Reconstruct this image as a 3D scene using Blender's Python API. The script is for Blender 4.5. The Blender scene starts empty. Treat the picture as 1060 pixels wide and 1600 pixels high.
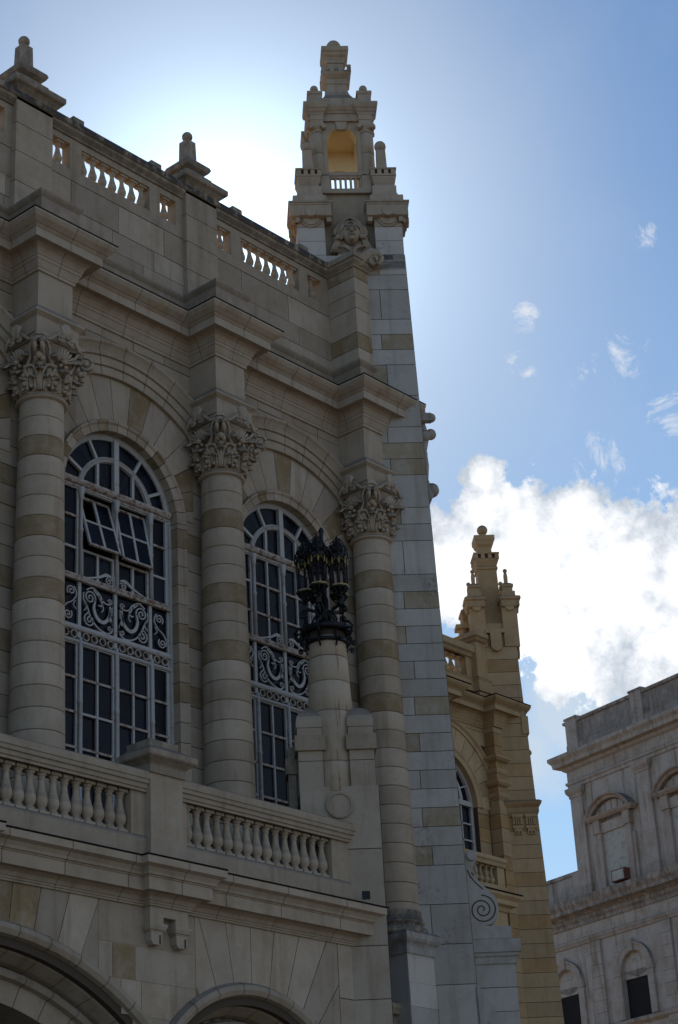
import bpy, math, random
from mathutils import Vector, Matrix
from bpy_extras import mesh_utils
random.seed(11)
R2 = math.sqrt(2.0); PI = math.pi
sc = bpy.context.scene
COL = sc.collection

# ------------------------------------------------------------------ camera
CAM = Vector((0.0, -20.0, 1.6))
FWD = Vector((0.69306215, 0.58610827, 0.41969269))
RT = Vector((0.66279029, -0.74705027, -0.05123395))
UP = Vector((-0.2835029, -0.31367656, 0.90621914))
FPX = 2965.8
cd = bpy.data.cameras.new('camera'); cam = bpy.data.objects.new('camera', cd); COL.objects.link(cam)
m = Matrix((RT, UP, -FWD)).transposed().to_4x4(); m.translation = CAM
cam.matrix_world = m
cd.sensor_fit = 'VERTICAL'; cd.sensor_height = 24.0; cd.lens = FPX / 1600 * 24.0
cd.clip_start = 0.1; cd.clip_end = 4000
sc.camera = cam

# ------------------------------------------------------------------ sun and sky
SUN = (FWD * FPX + RT * (352 - 530) - UP * (385 - 800)).normalized()
EL = math.asin(SUN.z); AZ = math.atan2(SUN.x, SUN.y)
sd = bpy.data.lights.new('sun', 'SUN'); sd.energy = 4.6; sd.angle = math.radians(0.6); sd.color = (1.0, 0.83, 0.60)
so = bpy.data.objects.new('sun', sd); COL.objects.link(so)
so.rotation_euler = SUN.to_track_quat('Z', 'Y').to_euler(); so.location = (20, 10, 60)

def world():
    w = bpy.data.worlds.new("World"); sc.world = w; w.use_nodes = True
    nt = w.node_tree; N = nt.nodes; L = nt.links; N.clear()
    out = N.new('ShaderNodeOutputWorld'); bg = N.new('ShaderNodeBackground'); L.new(bg.outputs[0], out.inputs[0])
    sky = N.new('ShaderNodeTexSky'); sky.sky_type = 'NISHITA'; sky.sun_disc = False
    sky.sun_elevation = EL; sky.sun_rotation = AZ; sky.altitude = 0
    sky.air_density = 1.0; sky.dust_density = SKY_DUST; sky.ozone_density = 1.6
    tc = N.new('ShaderNodeTexCoord')
    def vm(op, a, b=None):
        n = N.new('ShaderNodeVectorMath'); n.operation = op
        if isinstance(a, tuple): n.inputs[0].default_value = a
        else: L.new(a, n.inputs[0])
        if b is not None:
            if isinstance(b, tuple): n.inputs[1].default_value = b
            else: L.new(b, n.inputs[1])
        return n
    def mm(op, a, b=None, c=None, clamp=False):
        n = N.new('ShaderNodeMath'); n.operation = op; n.use_clamp = clamp
        for i, v in enumerate((a, b, c)):
            if v is None: continue
            if isinstance(v, (int, float)): n.inputs[i].default_value = v
            else: L.new(v, n.inputs[i])
        return n.outputs[0]
    d = vm('NORMALIZE', tc.outputs['Generated']).outputs[0]
    def noise(scale, detail, rough, off=(0, 0, 0)):
        mp = vm('ADD', d, off)
        n = N.new('ShaderNodeTexNoise'); n.inputs['Scale'].default_value = scale
        n.inputs['Detail'].default_value = detail; n.inputs['Roughness'].default_value = rough
        L.new(mp.outputs[0], n.inputs['Vector']); return n.outputs['Fac']
    def px(x, y): return tuple((FWD * FPX + RT * (x - 530) - UP * (y - 800)).normalized())
    # cloud banks: soft balls in the sky dome (centre direction, angular radius) torn by noise
    warp = mm('SUBTRACT', noise(16, 8, .62), .5)
    warp2 = mm('SUBTRACT', noise(60, 6, .65, (3, 1, 2)), .5)
    total = None
    for (cx, cy, rad) in CLOUDS:
        c = vm('DISTANCE', d, px(cx, cy)).outputs['Value']
        v = mm('SUBTRACT', 1.0, mm('DIVIDE', c, rad / FPX))
        total = v if total is None else mm('MAXIMUM', total, v)
    f = mm('ADD', mm('MULTIPLY_ADD', warp, 2.1, total), mm('MULTIPLY', warp2, 1.7))
    fine = mm('SUBTRACT', noise(150, 8, .7, (2, 6, 4)), .5)
    f = mm('ADD', f, mm('MULTIPLY', fine, .35))
    mask = mm('MULTIPLY', mm('ADD', f, .04), 5.0, clamp=True)
    thick = mm('MULTIPLY', mm('SUBTRACT', f, .22), 1.2, clamp=True)
    # pale grey cloud below the bank
    lowc = None
    for (cx, cy, rad) in ((760, 1090, 110), (880, 1100, 130), (1010, 1090, 130), (1200, 1050, 200), (820, 1180, 90)):
        c = vm('DISTANCE', d, px(cx, cy)).outputs['Value']; v = mm('SUBTRACT', 1.0, mm('DIVIDE', c, rad / FPX))
        lowc = v if lowc is None else mm('MAXIMUM', lowc, v)
    lowm = mm('MULTIPLY', mm('ADD', lowc, mm('MULTIPLY', warp, 1.6)), 1.6, clamp=True)
    # thin wisps
    wis = None
    for (cx, cy, rad) in WISPS:
        c = vm('DISTANCE', d, px(cx, cy)).outputs['Value']
        v = mm('SUBTRACT', 1.0, mm('DIVIDE', c, rad / FPX))
        wis = v if wis is None else mm('MAXIMUM', wis, v)
    wn = noise(26, 9, .72, (5, 2, 1)); wn.node.inputs['Distortion'].default_value = 1.6
    wf = mm('MULTIPLY', mm('SUBTRACT', mm('MULTIPLY_ADD', wn, 3.2, mm('MULTIPLY', wis, .7)), 2.02), 1.7, clamp=True)
    wf = mm('MULTIPLY', wf, mm('MULTIPLY', wis, 2.5, clamp=True))
    # general thin veil, stronger round the sun
    cs = vm('DOT_PRODUCT', d, tuple(SUN)).outputs['Value']
    def mix(fac, a, b, bt='MIX'):
        n = N.new('ShaderNodeMix'); n.data_type = 'RGBA'; n.blend_type = bt
        if isinstance(fac, (int, float)): n.inputs[0].default_value = fac
        else: L.new(fac, n.inputs[0])
        for i, v in ((6, a), (7, b)):
            if isinstance(v, tuple): n.inputs[i].default_value = v
            else: L.new(v, n.inputs[i])
        return n.outputs[2]
    # thin haze veil: forward scattering brightens it near the sun
    ang = mm('MULTIPLY', mm('SUBTRACT', 1.0, cs), 1.0)
    glow = mm('POWER', 2.718, mm('MULTIPLY', ang, -GLOW_K))
    glow2 = mm('POWER', 2.718, mm('MULTIPLY', ang, -9.0))
    vcol = mix(1.0, (1.28, 1.0, 0.86, 1), mm('ADD', mm('MULTIPLY', glow, GLOW_A), mm('MULTIPLY', glow2, GLOW_B)), 'MULTIPLY')
    base = mix(1.0, sky.outputs[0], vcol, 'ADD')
    grade = mix(1.0, base, SKY_TINT, 'MULTIPLY')
    veil = mm('MULTIPLY', mm('POWER', 2.718, mm('MULTIPLY', ang, -62.0)), .90)
    dz = vm('DOT_PRODUCT', d, (0, 0, 1)).outputs['Value']
    hz = mm('MULTIPLY', mm('SUBTRACT', .56, dz), 1.9, clamp=True)
    grade = mix(mm('MULTIPLY', hz, .75), grade, (6.0, 7.5, 8.4, 1))
    vn = noise(7, 6, .6, (4, 9, 2))
    grade = mix(mm('MULTIPLY', mm('SUBTRACT', vn, .46), .5, clamp=True), grade, (6.3, 7.0, 7.9, 1))
    grade = mix(mm('MULTIPLY', veil, mm('SUBTRACT', 1.0, glow)), grade, (5.5, 5.75, 6.3, 1))
    # grey undersides / white sunlit parts of the cloud
    gn = noise(22, 6, .6, (9, 4, 7))
    shade = mm('MULTIPLY', mm('SUBTRACT', gn, .46), 4.0, clamp=True)
    ccol = mix(shade, (CL_D[0], CL_D[1], CL_D[2], 1), (CL_B, CL_B, CL_B * 1.01, 1))
    ccol = mix(thick, ccol, (CL_B, CL_B, CL_B * 1.01, 1))
    # unseen clouds added off to the right as fill light for the facade
    away = mm('MULTIPLY', mm('SUBTRACT', vm('DOT_PRODUCT', d, (.55, -.79, .27)).outputs['Value'], .30), 2.2, clamp=True)
    fw = noise(3.1, 8, .6, (1, 8, 3))
    fm = mm('MULTIPLY', mm('MULTIPLY', mm('SUBTRACT', fw, FILL_CLOUD), 6.0, clamp=True), away)
    grade = mix(fm, grade, (CL_B * .34, CL_B * .385, CL_B * .47, 1))
    grade = mix(mm('MULTIPLY', lowm, .75), grade, (6.1, 6.9, 7.7, 1))
    col = mix(mask, grade, ccol)
    col = mix(wf, col, (CL_B * .62, CL_B * .64, CL_B * .68, 1))
    L.new(col, bg.inputs[0]); bg.inputs[1].default_value = SKY_S
SKY_S = 0.105; SKY_DUST = 0.1; SKY_TINT = (0.54, 0.85, 1.08, 1); FILL_CLOUD = 0.42
GLOW_K = 215.0; GLOW_A = 17.0; GLOW_B = 0.0; CL_B = 12.5; CL_D = (5.4, 6.0, 6.8)
CLOUDS = [(820, 900, 150), (960, 920, 160), (1110, 930, 160), (700, 890, 100), (765, 800, 65), (900, 1000, 100), (1060, 1000, 120), (1300, 990, 260), (757, 748, 42), (895, 800, 55)]
WISPS = [(915, 590, 50), (950, 720, 85), (825, 490, 40), (1012, 360, 35), (815, 565, 40), (1045, 650, 60), (970, 560, 60)]
world()
sc.view_settings.view_transform = 'Standard'; sc.view_settings.look = 'None'
sc.view_settings.exposure = 0.0; sc.view_settings.gamma = 1.0

# ------------------------------------------------------------------ materials
def mat_new(name):
    mt = bpy.data.materials.new(name); mt.use_nodes = True; nt = mt.node_tree
    b = nt.nodes['Principled BSDF']; return mt, nt, b
def nd(nt, t, **kw):
    n = nt.nodes.new(t)
    for k, v in kw.items(): setattr(n, k, v)
    return n
def mixn(nt, fac, a, b, bt='MIX'):
    n = nt.nodes.new('ShaderNodeMix'); n.data_type = 'RGBA'; n.blend_type = bt
    for i, v in ((0, fac), (6, a), (7, b)):
        if isinstance(v, (int, float)): n.inputs[i].default_value = v
        elif isinstance(v, tuple): n.inputs[i].default_value = v if len(v) == 4 else (*v, 1)
        else: nt.links.new(v, n.inputs[i])
    return n.outputs[2]
def mathn(nt, op, a, b=None, c=None, clamp=False):
    n = nt.nodes.new('ShaderNodeMath'); n.operation = op; n.use_clamp = clamp
    for i, v in enumerate((a, b, c)):
        if v is None: continue
        if isinstance(v, (int, float)): n.inputs[i].default_value = v
        else: nt.links.new(v, n.inputs[i])
    return n.outputs[0]
def noisen(nt, scale, detail=5, rough=.6, sc3=(1, 1, 1), off=(0, 0, 0)):
    tc = nt.nodes.new('ShaderNodeNewGeometry')
    mp = nt.nodes.new('ShaderNodeMapping'); mp.inputs['Scale'].default_value = sc3; mp.inputs['Location'].default_value = off
    nt.links.new(tc.outputs['Position'], mp.inputs['Vector'])
    n = nt.nodes.new('ShaderNodeTexNoise'); n.inputs['Scale'].default_value = scale
    n.inputs['Detail'].default_value = detail; n.inputs['Roughness'].default_value = rough
    nt.links.new(mp.outputs[0], n.inputs['Vector']); return n.outputs['Fac']
def stone(name, ca, ctan, dirt=.35, streak=.25, spot=0.0, rough=.85, lichen=.8, rust=0.0):
    mt, nt, b = mat_new(name)
    at = nd(nt, 'ShaderNodeAttribute', attribute_name='tone')
    sp = nd(nt, 'ShaderNodeSeparateXYZ'); nt.links.new(at.outputs['Vector'], sp.inputs[0])
    na = noisen(nt, 3.1, 6, .7, off=(7, 1, 9))
    tf = mathn(nt, 'MULTIPLY', sp.outputs['Y'], mathn(nt, 'MULTIPLY_ADD', mathn(nt, 'SUBTRACT', na, .5), 2.2, .85, clamp=True), clamp=True)
    col = mixn(nt, tf, ca, ctan)
    oi = nd(nt, 'ShaderNodeObjectInfo')
    val = mathn(nt, 'MULTIPLY', mathn(nt, 'MULTIPLY_ADD', sp.outputs['X'], .30, .84), mathn(nt, 'MULTIPLY_ADD', oi.outputs['Random'], .14, .93))
    vc = nd(nt, 'ShaderNodeCombineColor')
    for i in range(3): nt.links.new(val, vc.inputs[i])
    col = mixn(nt, 1.0, col, vc.outputs[0], 'MULTIPLY')
    # mottling of the stone
    n1 = noisen(nt, 1.7, 6, .65); n2 = noisen(nt, 9, 6, .7, off=(3, 5, 1)); n3 = noisen(nt, 70, 4, .7)
    f = mathn(nt, 'MULTIPLY', mathn(nt, 'SUBTRACT', n1, .45), 3.0, clamp=True)
    col = mixn(nt, mathn(nt, 'MULTIPLY', f, dirt), col, mixn(nt, 1.0, col, (.66, .60, .50), 'MULTIPLY'))
    f = mathn(nt, 'MULTIPLY', mathn(nt, 'SUBTRACT', n2, .52), 5.0, clamp=True)
    col = mixn(nt, mathn(nt, 'MULTIPLY', f, dirt * .55), col, mixn(nt, 1.0, col, (.70, .67, .64), 'MULTIPLY'))
    g = mathn(nt, 'MULTIPLY_ADD', n3, .24, .88)
    gc = nd(nt, 'ShaderNodeCombineColor')
    for i in range(3): nt.links.new(g, gc.inputs[i])
    col = mixn(nt, 1.0, col, gc.outputs[0], 'MULTIPLY')
    # rain streaks
    n4 = noisen(nt, 3.2, 5, .6, (1.6, 1.6, .16), (1, 7, 2))
    f = mathn(nt, 'MULTIPLY', mathn(nt, 'SUBTRACT', n4, .53), 5.5, clamp=True)
    col = mixn(nt, mathn(nt, 'MULTIPLY', f, streak), col, mixn(nt, 1.0, col, (.52, .46, .36), 'MULTIPLY'))
    if rust:
        n9 = noisen(nt, 5.5, 4, .6, (2.2, 2.2, .22), (4, 4, 4))
        f = mathn(nt, 'MULTIPLY', mathn(nt, 'SUBTRACT', n9, .60), 9, clamp=True)
        col = mixn(nt, mathn(nt, 'MULTIPLY', f, rust), col, (.17, .075, .03))
    if spot:
        n5 = noisen(nt, 1.1, 2, .5, off=(11, 3, 4)); n6 = noisen(nt, 14, 6, .7)
        f = mathn(nt, 'MULTIPLY', mathn(nt, 'SUBTRACT', n5, .56), 6, clamp=True)
        f = mathn(nt, 'MULTIPLY', f, mathn(nt, 'MULTIPLY', mathn(nt, 'SUBTRACT', n6, .5), 6, clamp=True))
        col = mixn(nt, mathn(nt, 'MULTIPLY', f, spot), col, (.05, .052, .06))
    # black crust where rain stands: on top faces of mouldings
    geo = nd(nt, 'ShaderNodeNewGeometry'); s2 = nd(nt, 'ShaderNodeSeparateXYZ'); nt.links.new(geo.outputs['True Normal'], s2.inputs[0])
    up = mathn(nt, 'MULTIPLY', mathn(nt, 'SUBTRACT', s2.outputs['Z'], .15), 3.0, clamp=True)
    n7 = noisen(nt, 6, 5, .7)
    up = mathn(nt, 'MULTIPLY', up, mathn(nt, 'MULTIPLY_ADD', n7, .8, .4, clamp=True))
    col = mixn(nt, mathn(nt, 'MULTIPLY', up, lichen), col, (.075, .078, .085))
    # crust painted by the builder of the piece (tone.z)
    n8 = noisen(nt, 5.5, 6, .72, (1, 1, .55))
    cr = mathn(nt, 'MULTIPLY', sp.outputs['Z'], mathn(nt, 'MULTIPLY', mathn(nt, 'SUBTRACT', n8, .36), 5, clamp=True))
    col = mixn(nt, cr, col, (.060, .058, .058))
    nt.links.new(col, b.inputs['Base Color']); b.inputs['Roughness'].default_value = rough
    b.inputs['Specular IOR Level'].default_value = .25
    bp = nd(nt, 'ShaderNodeBump'); bp.inputs['Strength'].default_value = .25; bp.inputs['Distance'].default_value = .01
    nt.links.new(mathn(nt, 'ADD', n2, mathn(nt, 'MULTIPLY', n3, .6)), bp.inputs['Height'])
    nt.links.new(bp.outputs[0], b.inputs['Normal'])
    return mt
def plain(name, c, rough=.6, metal=0.0, spec=.5, var=0.0, c2=None, scale=6, thr=.5, gain=6):
    mt, nt, b = mat_new(name)
    b.inputs['Base Color'].default_value = (*c, 1); b.inputs['Roughness'].default_value = rough
    b.inputs['Metallic'].default_value = metal; b.inputs['Specular IOR Level'].default_value = spec
    if c2:
        n = noisen(nt, scale, 6, .7)
        f = mathn(nt, 'MULTIPLY', mathn(nt, 'SUBTRACT', n, thr), gain, clamp=True)
        nt.links.new(mixn(nt, f, c, c2), b.inputs['Base Color'])
    return mt
M_STONE = stone('limestone', (.40, .332, .262), (.235, .172, .095), dirt=.65, streak=.45)
M_RUSTST = stone('rust_streaked_limestone', (.39, .32, .25), (.27, .195, .115), dirt=.6, streak=.5, rust=.9)
M_TOWER = stone('tower_limestone', (.445, .415, .385), (.30, .24, .155), spot=.8, dirt=.5, streak=.35)
M_OCHRE = stone('ochre_limestone', (.44, .33, .20), (.37, .235, .105), dirt=.55, streak=.35)
M_BLD = stone('weathered_plaster', (.47, .405, .36), (.39, .30, .25), dirt=.95, streak=.85, spot=.8)
M_MORT = plain('mortar', (.07, .052, .036), .95)
M_WHITE = plain('white_paint', (.37, .365, .36), .6, c2=(.17, .11, .07), scale=9, thr=.55, gain=5)
M_RUSTY = plain('rusty_paint', (.36, .32, .29), .6, c2=(.13, .055, .025), scale=12, thr=.46, gain=6)
M_IRON = plain('black_iron', (.012, .013, .016), .45, .6)
M_GOLD = plain('gilt', (.30, .22, .09), .45, .7)
M_DARK = plain('interior_shade', (.015, .013, .012), .95)  # near-black colour stands in for shade inside rooms, porch and openings
M_LEAD = plain('flashing', (.012, .008, .007), .9, 0, .1)
M_ROOF = plain('warm_bounce_roof', (.42, .27, .15), .9)  # warm tint chosen to bounce light onto parapet and niche
M_NICHE = stone('niche_glow', (.72, .56, .32), (.72, .56, .31), dirt=.2, streak=.1, lichen=.1)  # golden sunlit glow of the tower niche put into the base colour
M_RUBBLE = plain('blocked_rubble', (.46, .43, .38), .95, c2=(.30, .27, .23), scale=5)
def glassm():
    mt, nt, b = mat_new('dusty_glass')
    n = noisen(nt, 26, 4, .7, off=(2, 2, 2)); n1 = noisen(nt, 2.3, 3, .6)
    f = mathn(nt, 'MULTIPLY', mathn(nt, 'SUBTRACT', n, .69), 14, clamp=True)
    f2 = mathn(nt, 'MULTIPLY', mathn(nt, 'SUBTRACT', n1, .45), 3, clamp=True)
    at = nd(nt, 'ShaderNodeAttribute', attribute_name='tone'); sp = nd(nt, 'ShaderNodeSeparateXYZ'); nt.links.new(at.outputs['Vector'], sp.inputs[0])
    c = mixn(nt, mathn(nt, 'POWER', sp.outputs['X'], 2.0), (.001, .002, .005), (.009, .013, .026))
    c = mixn(nt, mathn(nt, 'MULTIPLY', f2, .4), c, (.02, .02, .022))
    c = mixn(nt, mathn(nt, 'MULTIPLY', f, mathn(nt, 'MULTIPLY_ADD', f2, .6, .25)), c, (.25, .26, .28))
    nt.links.new(c, b.inputs['Base Color']); b.inputs['Roughness'].default_value = .25
    b.inputs['Specular IOR Level'].default_value = .12
    return mt
M_GLASS = glassm()
def clear():
    mt, nt, b = mat_new('clear_glass')
    b.inputs['Base Color'].default_value = (.02, .024, .035, 1); b.inputs['Roughness'].default_value = .2
    b.inputs['Specular IOR Level'].default_value = .2; b.inputs['Alpha'].default_value = .14; return mt
M_CLEAR = clear()

# ------------------------------------------------------------------ frames
def FA(a, b, z): return (a, -b, z)                       # main facade: a along it, b towards the street
TS, TV = 17.24, 17.72                                    # tower axis
def mkS(s0, v0):                                         # frame turned 45 degrees to the facade
    def f(a, b, z):
        s = s0 + a; v = v0 - b
        return ((s + v) / R2, (v - s) / R2, z)
    return f
FS = mkS(0, 0); FT = mkS(TS, TV)
def rot4(F, k):
    def f(a, b, z):
        for _ in range(k): a, b = -b, a
        return F(a, b, z)
    return f
def at(F, a0, b0, z0=0.0):
    return lambda a, b, z: F(a + a0, b + b0, z + z0)

# ------------------------------------------------------------------ mesh builder
class MB:
    def __init__(s, F=FA): s.v = []; s.f = []; s.t = []; s.mi = []; s.sm = []; s.F = F; s.tone = (.5, 0, 0); s.m = 0
    def P(s, a, b, z): s.v.append(s.F(a, b, z)); return len(s.v) - 1
    def face(s, idx, smooth=False, tone=None, m=None):
        s.f.append(tuple(idx)); s.t.append(tone or s.tone); s.mi.append(s.m if m is None else m); s.sm.append(smooth)
    def quad(s, p, smooth=False, tone=None, m=None): s.face([s.P(*q) for q in p], smooth, tone, m)
    def box(s, a0, a1, b0, b1, z0, z1, tone=None, m=None):
        i = [s.P(a, b, z) for z in (z0, z1) for b in (b0, b1) for a in (a0, a1)]
        for q in ((0, 2, 3, 1), (4, 5, 7, 6), (0, 1, 5, 4), (2, 6, 7, 3), (0, 4, 6, 2), (1, 3, 7, 5)):
            s.face([i[k] for k in q], False, tone, m)
    def frus(s, ca, cb, h0, h1, z0, z1, hb0=None, hb1=None, tone=None, m=None):
        hb0 = h0 if hb0 is None else hb0; hb1 = h1 if hb1 is None else hb1
        i = []
        for z, h, hb in ((z0, h0, hb0), (z1, h1, hb1)):
            for da, db in ((-1, -1), (1, -1), (1, 1), (-1, 1)): i.append(s.P(ca + da * h, cb + db * hb, z))
        s.face([i[3], i[2], i[1], i[0]], False, tone, m); s.face(i[4:], False, tone, m)
        for k in range(4):
            n = (k + 1) % 4; s.face([i[k], i[n], i[4 + n], i[4 + k]], False, tone, m)
    def stack(s, ca, cb, prof, tone=None, hb=0.0, m=None):    # square section, prof [(h, z)...]
        for (h0, z0), (h1, z1) in zip(prof, prof[1:]):
            if abs(z1 - z0) < 1e-6: z1 = z0 + 1e-4
            s.frus(ca, cb, h0, h1, z0, z1, h0 + hb, h1 + hb, tone, m)
    def prism(s, poly, b0, b1, tone=None, m=None, smooth=False):   # poly in (a, z), front at b1
        n = len(poly)
        f = [s.P(a, b1, z) for a, z in poly]; k = [s.P(a, b0, z) for a, z in poly]
        s.face(f, False, tone, m); s.face(k[::-1], False, tone, m)
        for i in range(n): j = (i + 1) % n; s.face([f[i], k[i], k[j], f[j]], smooth, tone, m)
    def prismz(s, poly, z0, z1, tone=None, m=None):
        n = len(poly); f = [s.P(a, b, z1) for a, b in poly]; k = [s.P(a, b, z0) for a, b in poly]
        s.face(f, False, tone, m); s.face(k[::-1], False, tone, m)
        for i in range(n): j = (i + 1) % n; s.face([k[i], k[j], f[j], f[i]], False, tone, m)
    def sweep(s, prof, path, tone=None, m=None, cap=True):     # prof [(p, z)], path [(a, b)], normal to the left of travel
        nn = []
        for (x0, y0), (x1, y1) in zip(path, path[1:]):
            d = math.hypot(x1 - x0, y1 - y0); nn.append((-(y1 - y0) / d, (x1 - x0) / d))
        rows = []
        for i, (x, y) in enumerate(path):
            if i == 0: n = nn[0]
            elif i == len(path) - 1: n = nn[-1]
            else:
                a, b = nn[i - 1], nn[i]; k = 1 + a[0] * b[0] + a[1] * b[1]; n = ((a[0] + b[0]) / k, (a[1] + b[1]) / k)
            rows.append([s.P(x + n[0] * p, y + n[1] * p, z) for p, z in prof])
        for r0, r1 in zip(rows, rows[1:]):
            for j in range(len(prof) - 1): s.face([r0[j], r0[j + 1], r1[j + 1], r1[j]], False, tone, m)
        if cap:
            s.face(rows[0][::-1], False, tone, m); s.face(rows[-1], False, tone, m)
    def lathe(s, ca, cb, prof, n=24, tone=None, m=None, a0=0, a1=2 * PI, flat=False):
        full = abs(a1 - a0 - 2 * PI) < 1e-6; k = n if full else n + 1
        rows = []
        for r, z in prof:
            rows.append([s.P(ca + r * math.cos(a0 + (a1 - a0) * i / n), cb + r * math.sin(a0 + (a1 - a0) * i / n), z) for i in range(k)])
        for r0, r1 in zip(rows, rows[1:]):
            for i in range(n):
                j = (i + 1) % k; s.face([r0[i], r0[j], r1[j], r1[i]], not flat, tone, m)
        if full:
            if prof[0][0] > 1e-3: s.face(rows[0][::-1], False, tone, m)
            if prof[-1][0] > 1e-3: s.face(rows[-1], False, tone, m)
    def sphere(s, a, b, z, r, n=12, tone=None, m=None, sz=1.0):
        s.lathe(a, b, [(max(r * math.sin(PI * k / 8), 1e-4), z - r * sz * math.cos(PI * k / 8)) for k in range(9)], n, tone, m)
    def arc(s, ca, cz, prof, t0=0.0, t1=PI, n=24, clipdx=None, tone=None, m=None, smooth=False, caps=True):
        rows = []
        for k in range(n + 1):
            t = k / n; row = []
            for r, b in prof:
                x0, x1 = t0, t1
                if clipdx is not None and r > clipdx: x0 = max(t0, math.acos(clipdx / r)); x1 = min(t1, PI - math.acos(clipdx / r))
                th = x0 + (x1 - x0) * t
                row.append(s.P(ca + r * math.cos(th), b, cz + r * math.sin(th)))
            rows.append(row)
        for r0, r1 in zip(rows, rows[1:]):
            for j in range(len(prof) - 1): s.face([r0[j], r1[j], r1[j + 1], r0[j + 1]], smooth, tone, m)
        if caps: s.face(rows[0], False, tone, m); s.face(rows[-1][::-1], False, tone, m)
    def tube(s, pts, r, n=6, tone=None, m=None, taper=None, cap=True):
        P = [Vector(p) for p in pts]; rows = []
        ref = None
        for i, p in enumerate(P):
            d = (P[min(i + 1, len(P) - 1)] - P[max(i - 1, 0)]).normalized()
            if ref is None: ref = Vector((0, 0, 1)) if abs(d.z) < .9 else Vector((1, 0, 0))
            u = d.cross(ref)
            if u.length < 1e-4: u = d.cross(Vector((.3, 1, .2)))
            u.normalize(); w = d.cross(u); ref = w.cross(d) if False else ref
            rr = r * (taper(i / (len(P) - 1)) if taper else 1)
            rows.append([s.P(*(p + (u * math.cos(2 * PI * k / n) + w * math.sin(2 * PI * k / n)) * rr)) for k in range(n)])
        for r0, r1 in zip(rows, rows[1:]):
            for k in range(n): j = (k + 1) % n; s.face([r0[k], r0[j], r1[j], r1[k]], True, tone, m)
        if cap: s.face(rows[0][::-1], False, tone, m); s.face(rows[-1], False, tone, m)
    def strip(s, pts, w, b0, b1, tone=None, m=None):           # flat bar bent in the (a, z) plane
        n = len(pts); L = []; R = []
        for i, (x, z) in enumerate(pts):
            x0, z0 = pts[max(i - 1, 0)]; x1, z1 = pts[min(i + 1, n - 1)]
            d = math.hypot(x1 - x0, z1 - z0) or 1; nx, nz = -(z1 - z0) / d, (x1 - x0) / d
            ww = w(i / (n - 1)) / 2 if callable(w) else w / 2
            L.append((x + nx * ww, z + nz * ww)); R.append((x - nx * ww, z - nz * ww))
        for i in range(n - 1): s.prism([L[i], R[i], R[i + 1], L[i + 1]], b0, b1, tone, m)
    def build(s, name, mats, parent=None, label=None, loc=None, rotz=0.0, bevel=0, shade=None):
        me = bpy.data.meshes.new(name); me.from_pydata(s.v, [], s.f); me.update()
        mats = mats if isinstance(mats, (list, tuple)) else [mats]
        for q in mats: me.materials.append(q)
        me.polygons.foreach_set('material_index', s.mi); me.polygons.foreach_set('use_smooth', s.sm)
        at_ = me.attributes.new('tone', 'FLOAT_VECTOR', 'FACE'); flat = [c for t in s.t for c in t]
        at_.data.foreach_set('vector', flat)
        import bmesh
        bm = bmesh.new(); bm.from_mesh(me); bmesh.ops.recalc_face_normals(bm, faces=bm.faces); bm.to_mesh(me); bm.free()
        o = bpy.data.objects.new(name, me); COL.objects.link(o); o.parent = parent
        if loc is not None: o.location = loc
        o.rotation_euler.z = rotz
        if label: o['label'] = label
        return o
def place(src, loc, rotz=0.0, parent=None, label=None):
    c = src.copy(); COL.objects.link(c); c.parent = parent if parent else src.parent
    c.location = loc; c.rotation_euler.z = rotz
    if label: c['label'] = label
    for ch in list(src.children):
        g = ch.copy(); COL.objects.link(g); g.parent = c
    return c
def empty(name, label, cat, loc=(0, 0, 0)):
    o = bpy.data.objects.new(name, None); COL.objects.link(o); o.location = loc
    o['label'] = label; o['category'] = cat; return o

def rt(ptan=.0, base=.5, sp=.5): return (min(1, max(0, base + random.uniform(-sp, sp))), 1.0 if random.random() < ptan else random.random() ** 3 * .35, 0)
def clip(poly, nx, nz, c):                                # keep nx*x+nz*z <= c
    out = []
    for i in range(len(poly)):
        p, q = poly[i], poly[(i + 1) % len(poly)]
        dp = nx * p[0] + nz * p[1] - c; dq = nx * q[0] + nz * q[1] - c
        if dp <= 0: out.append(p)
        if (dp < 0 < dq) or (dq < 0 < dp):
            t = dp / (dp - dq); out.append((p[0] + (q[0] - p[0]) * t, p[1] + (q[1] - p[1]) * t))
    return out
G = .006                                                   # half a mortar joint
def block(mb, a0, a1, z0, z1, b, d=.02, tone=None):
    if a1 - a0 < .03 or z1 - z0 < .03: return
    j = [random.uniform(.004, .008) for _ in range(4)]; b += random.uniform(-.003, .003)
    mb.box(a0 + j[0], a1 - j[1], b - d, b, z0 + j[2], z1 - j[3], tone or rt())
JZ0, JH = 14.66, .3275
def jz(k): return JZ0 + JH * k
def courses(z0, z1, step=1, ph=0):
    k0 = math.floor((z0 - JZ0) / JH) - 2; zs = [z0]
    for k in range(k0, k0 + 200):
        if (k + ph) % step: continue
        z = jz(k)
        if z0 + .05 < z < z1 - .05: zs.append(z)
    zs.append(z1); return zs
def rects(mb, a0, a1, zs, b, wid=(.7, 1.1), ptan=.12, d=.02, cuts=None, bandtan=None):
    for i, (z0, z1) in enumerate(zip(zs, zs[1:])):
        if cuts is not None:
            xs = [a0] + [c for c in cuts[i % len(cuts)] if a0 < c < a1] + [a1]
        else:
            xs = [a0]; x = a0 + random.uniform(*wid) * (.5 if i % 2 else 1)
            while x < a1 - wid[0] * .5: xs.append(x); x += random.uniform(*wid)
            xs.append(a1)
        for x0, x1 in zip(xs, xs[1:]):
            block(mb, x0, x1, z0, z1, b, d, rt(ptan))
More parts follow.
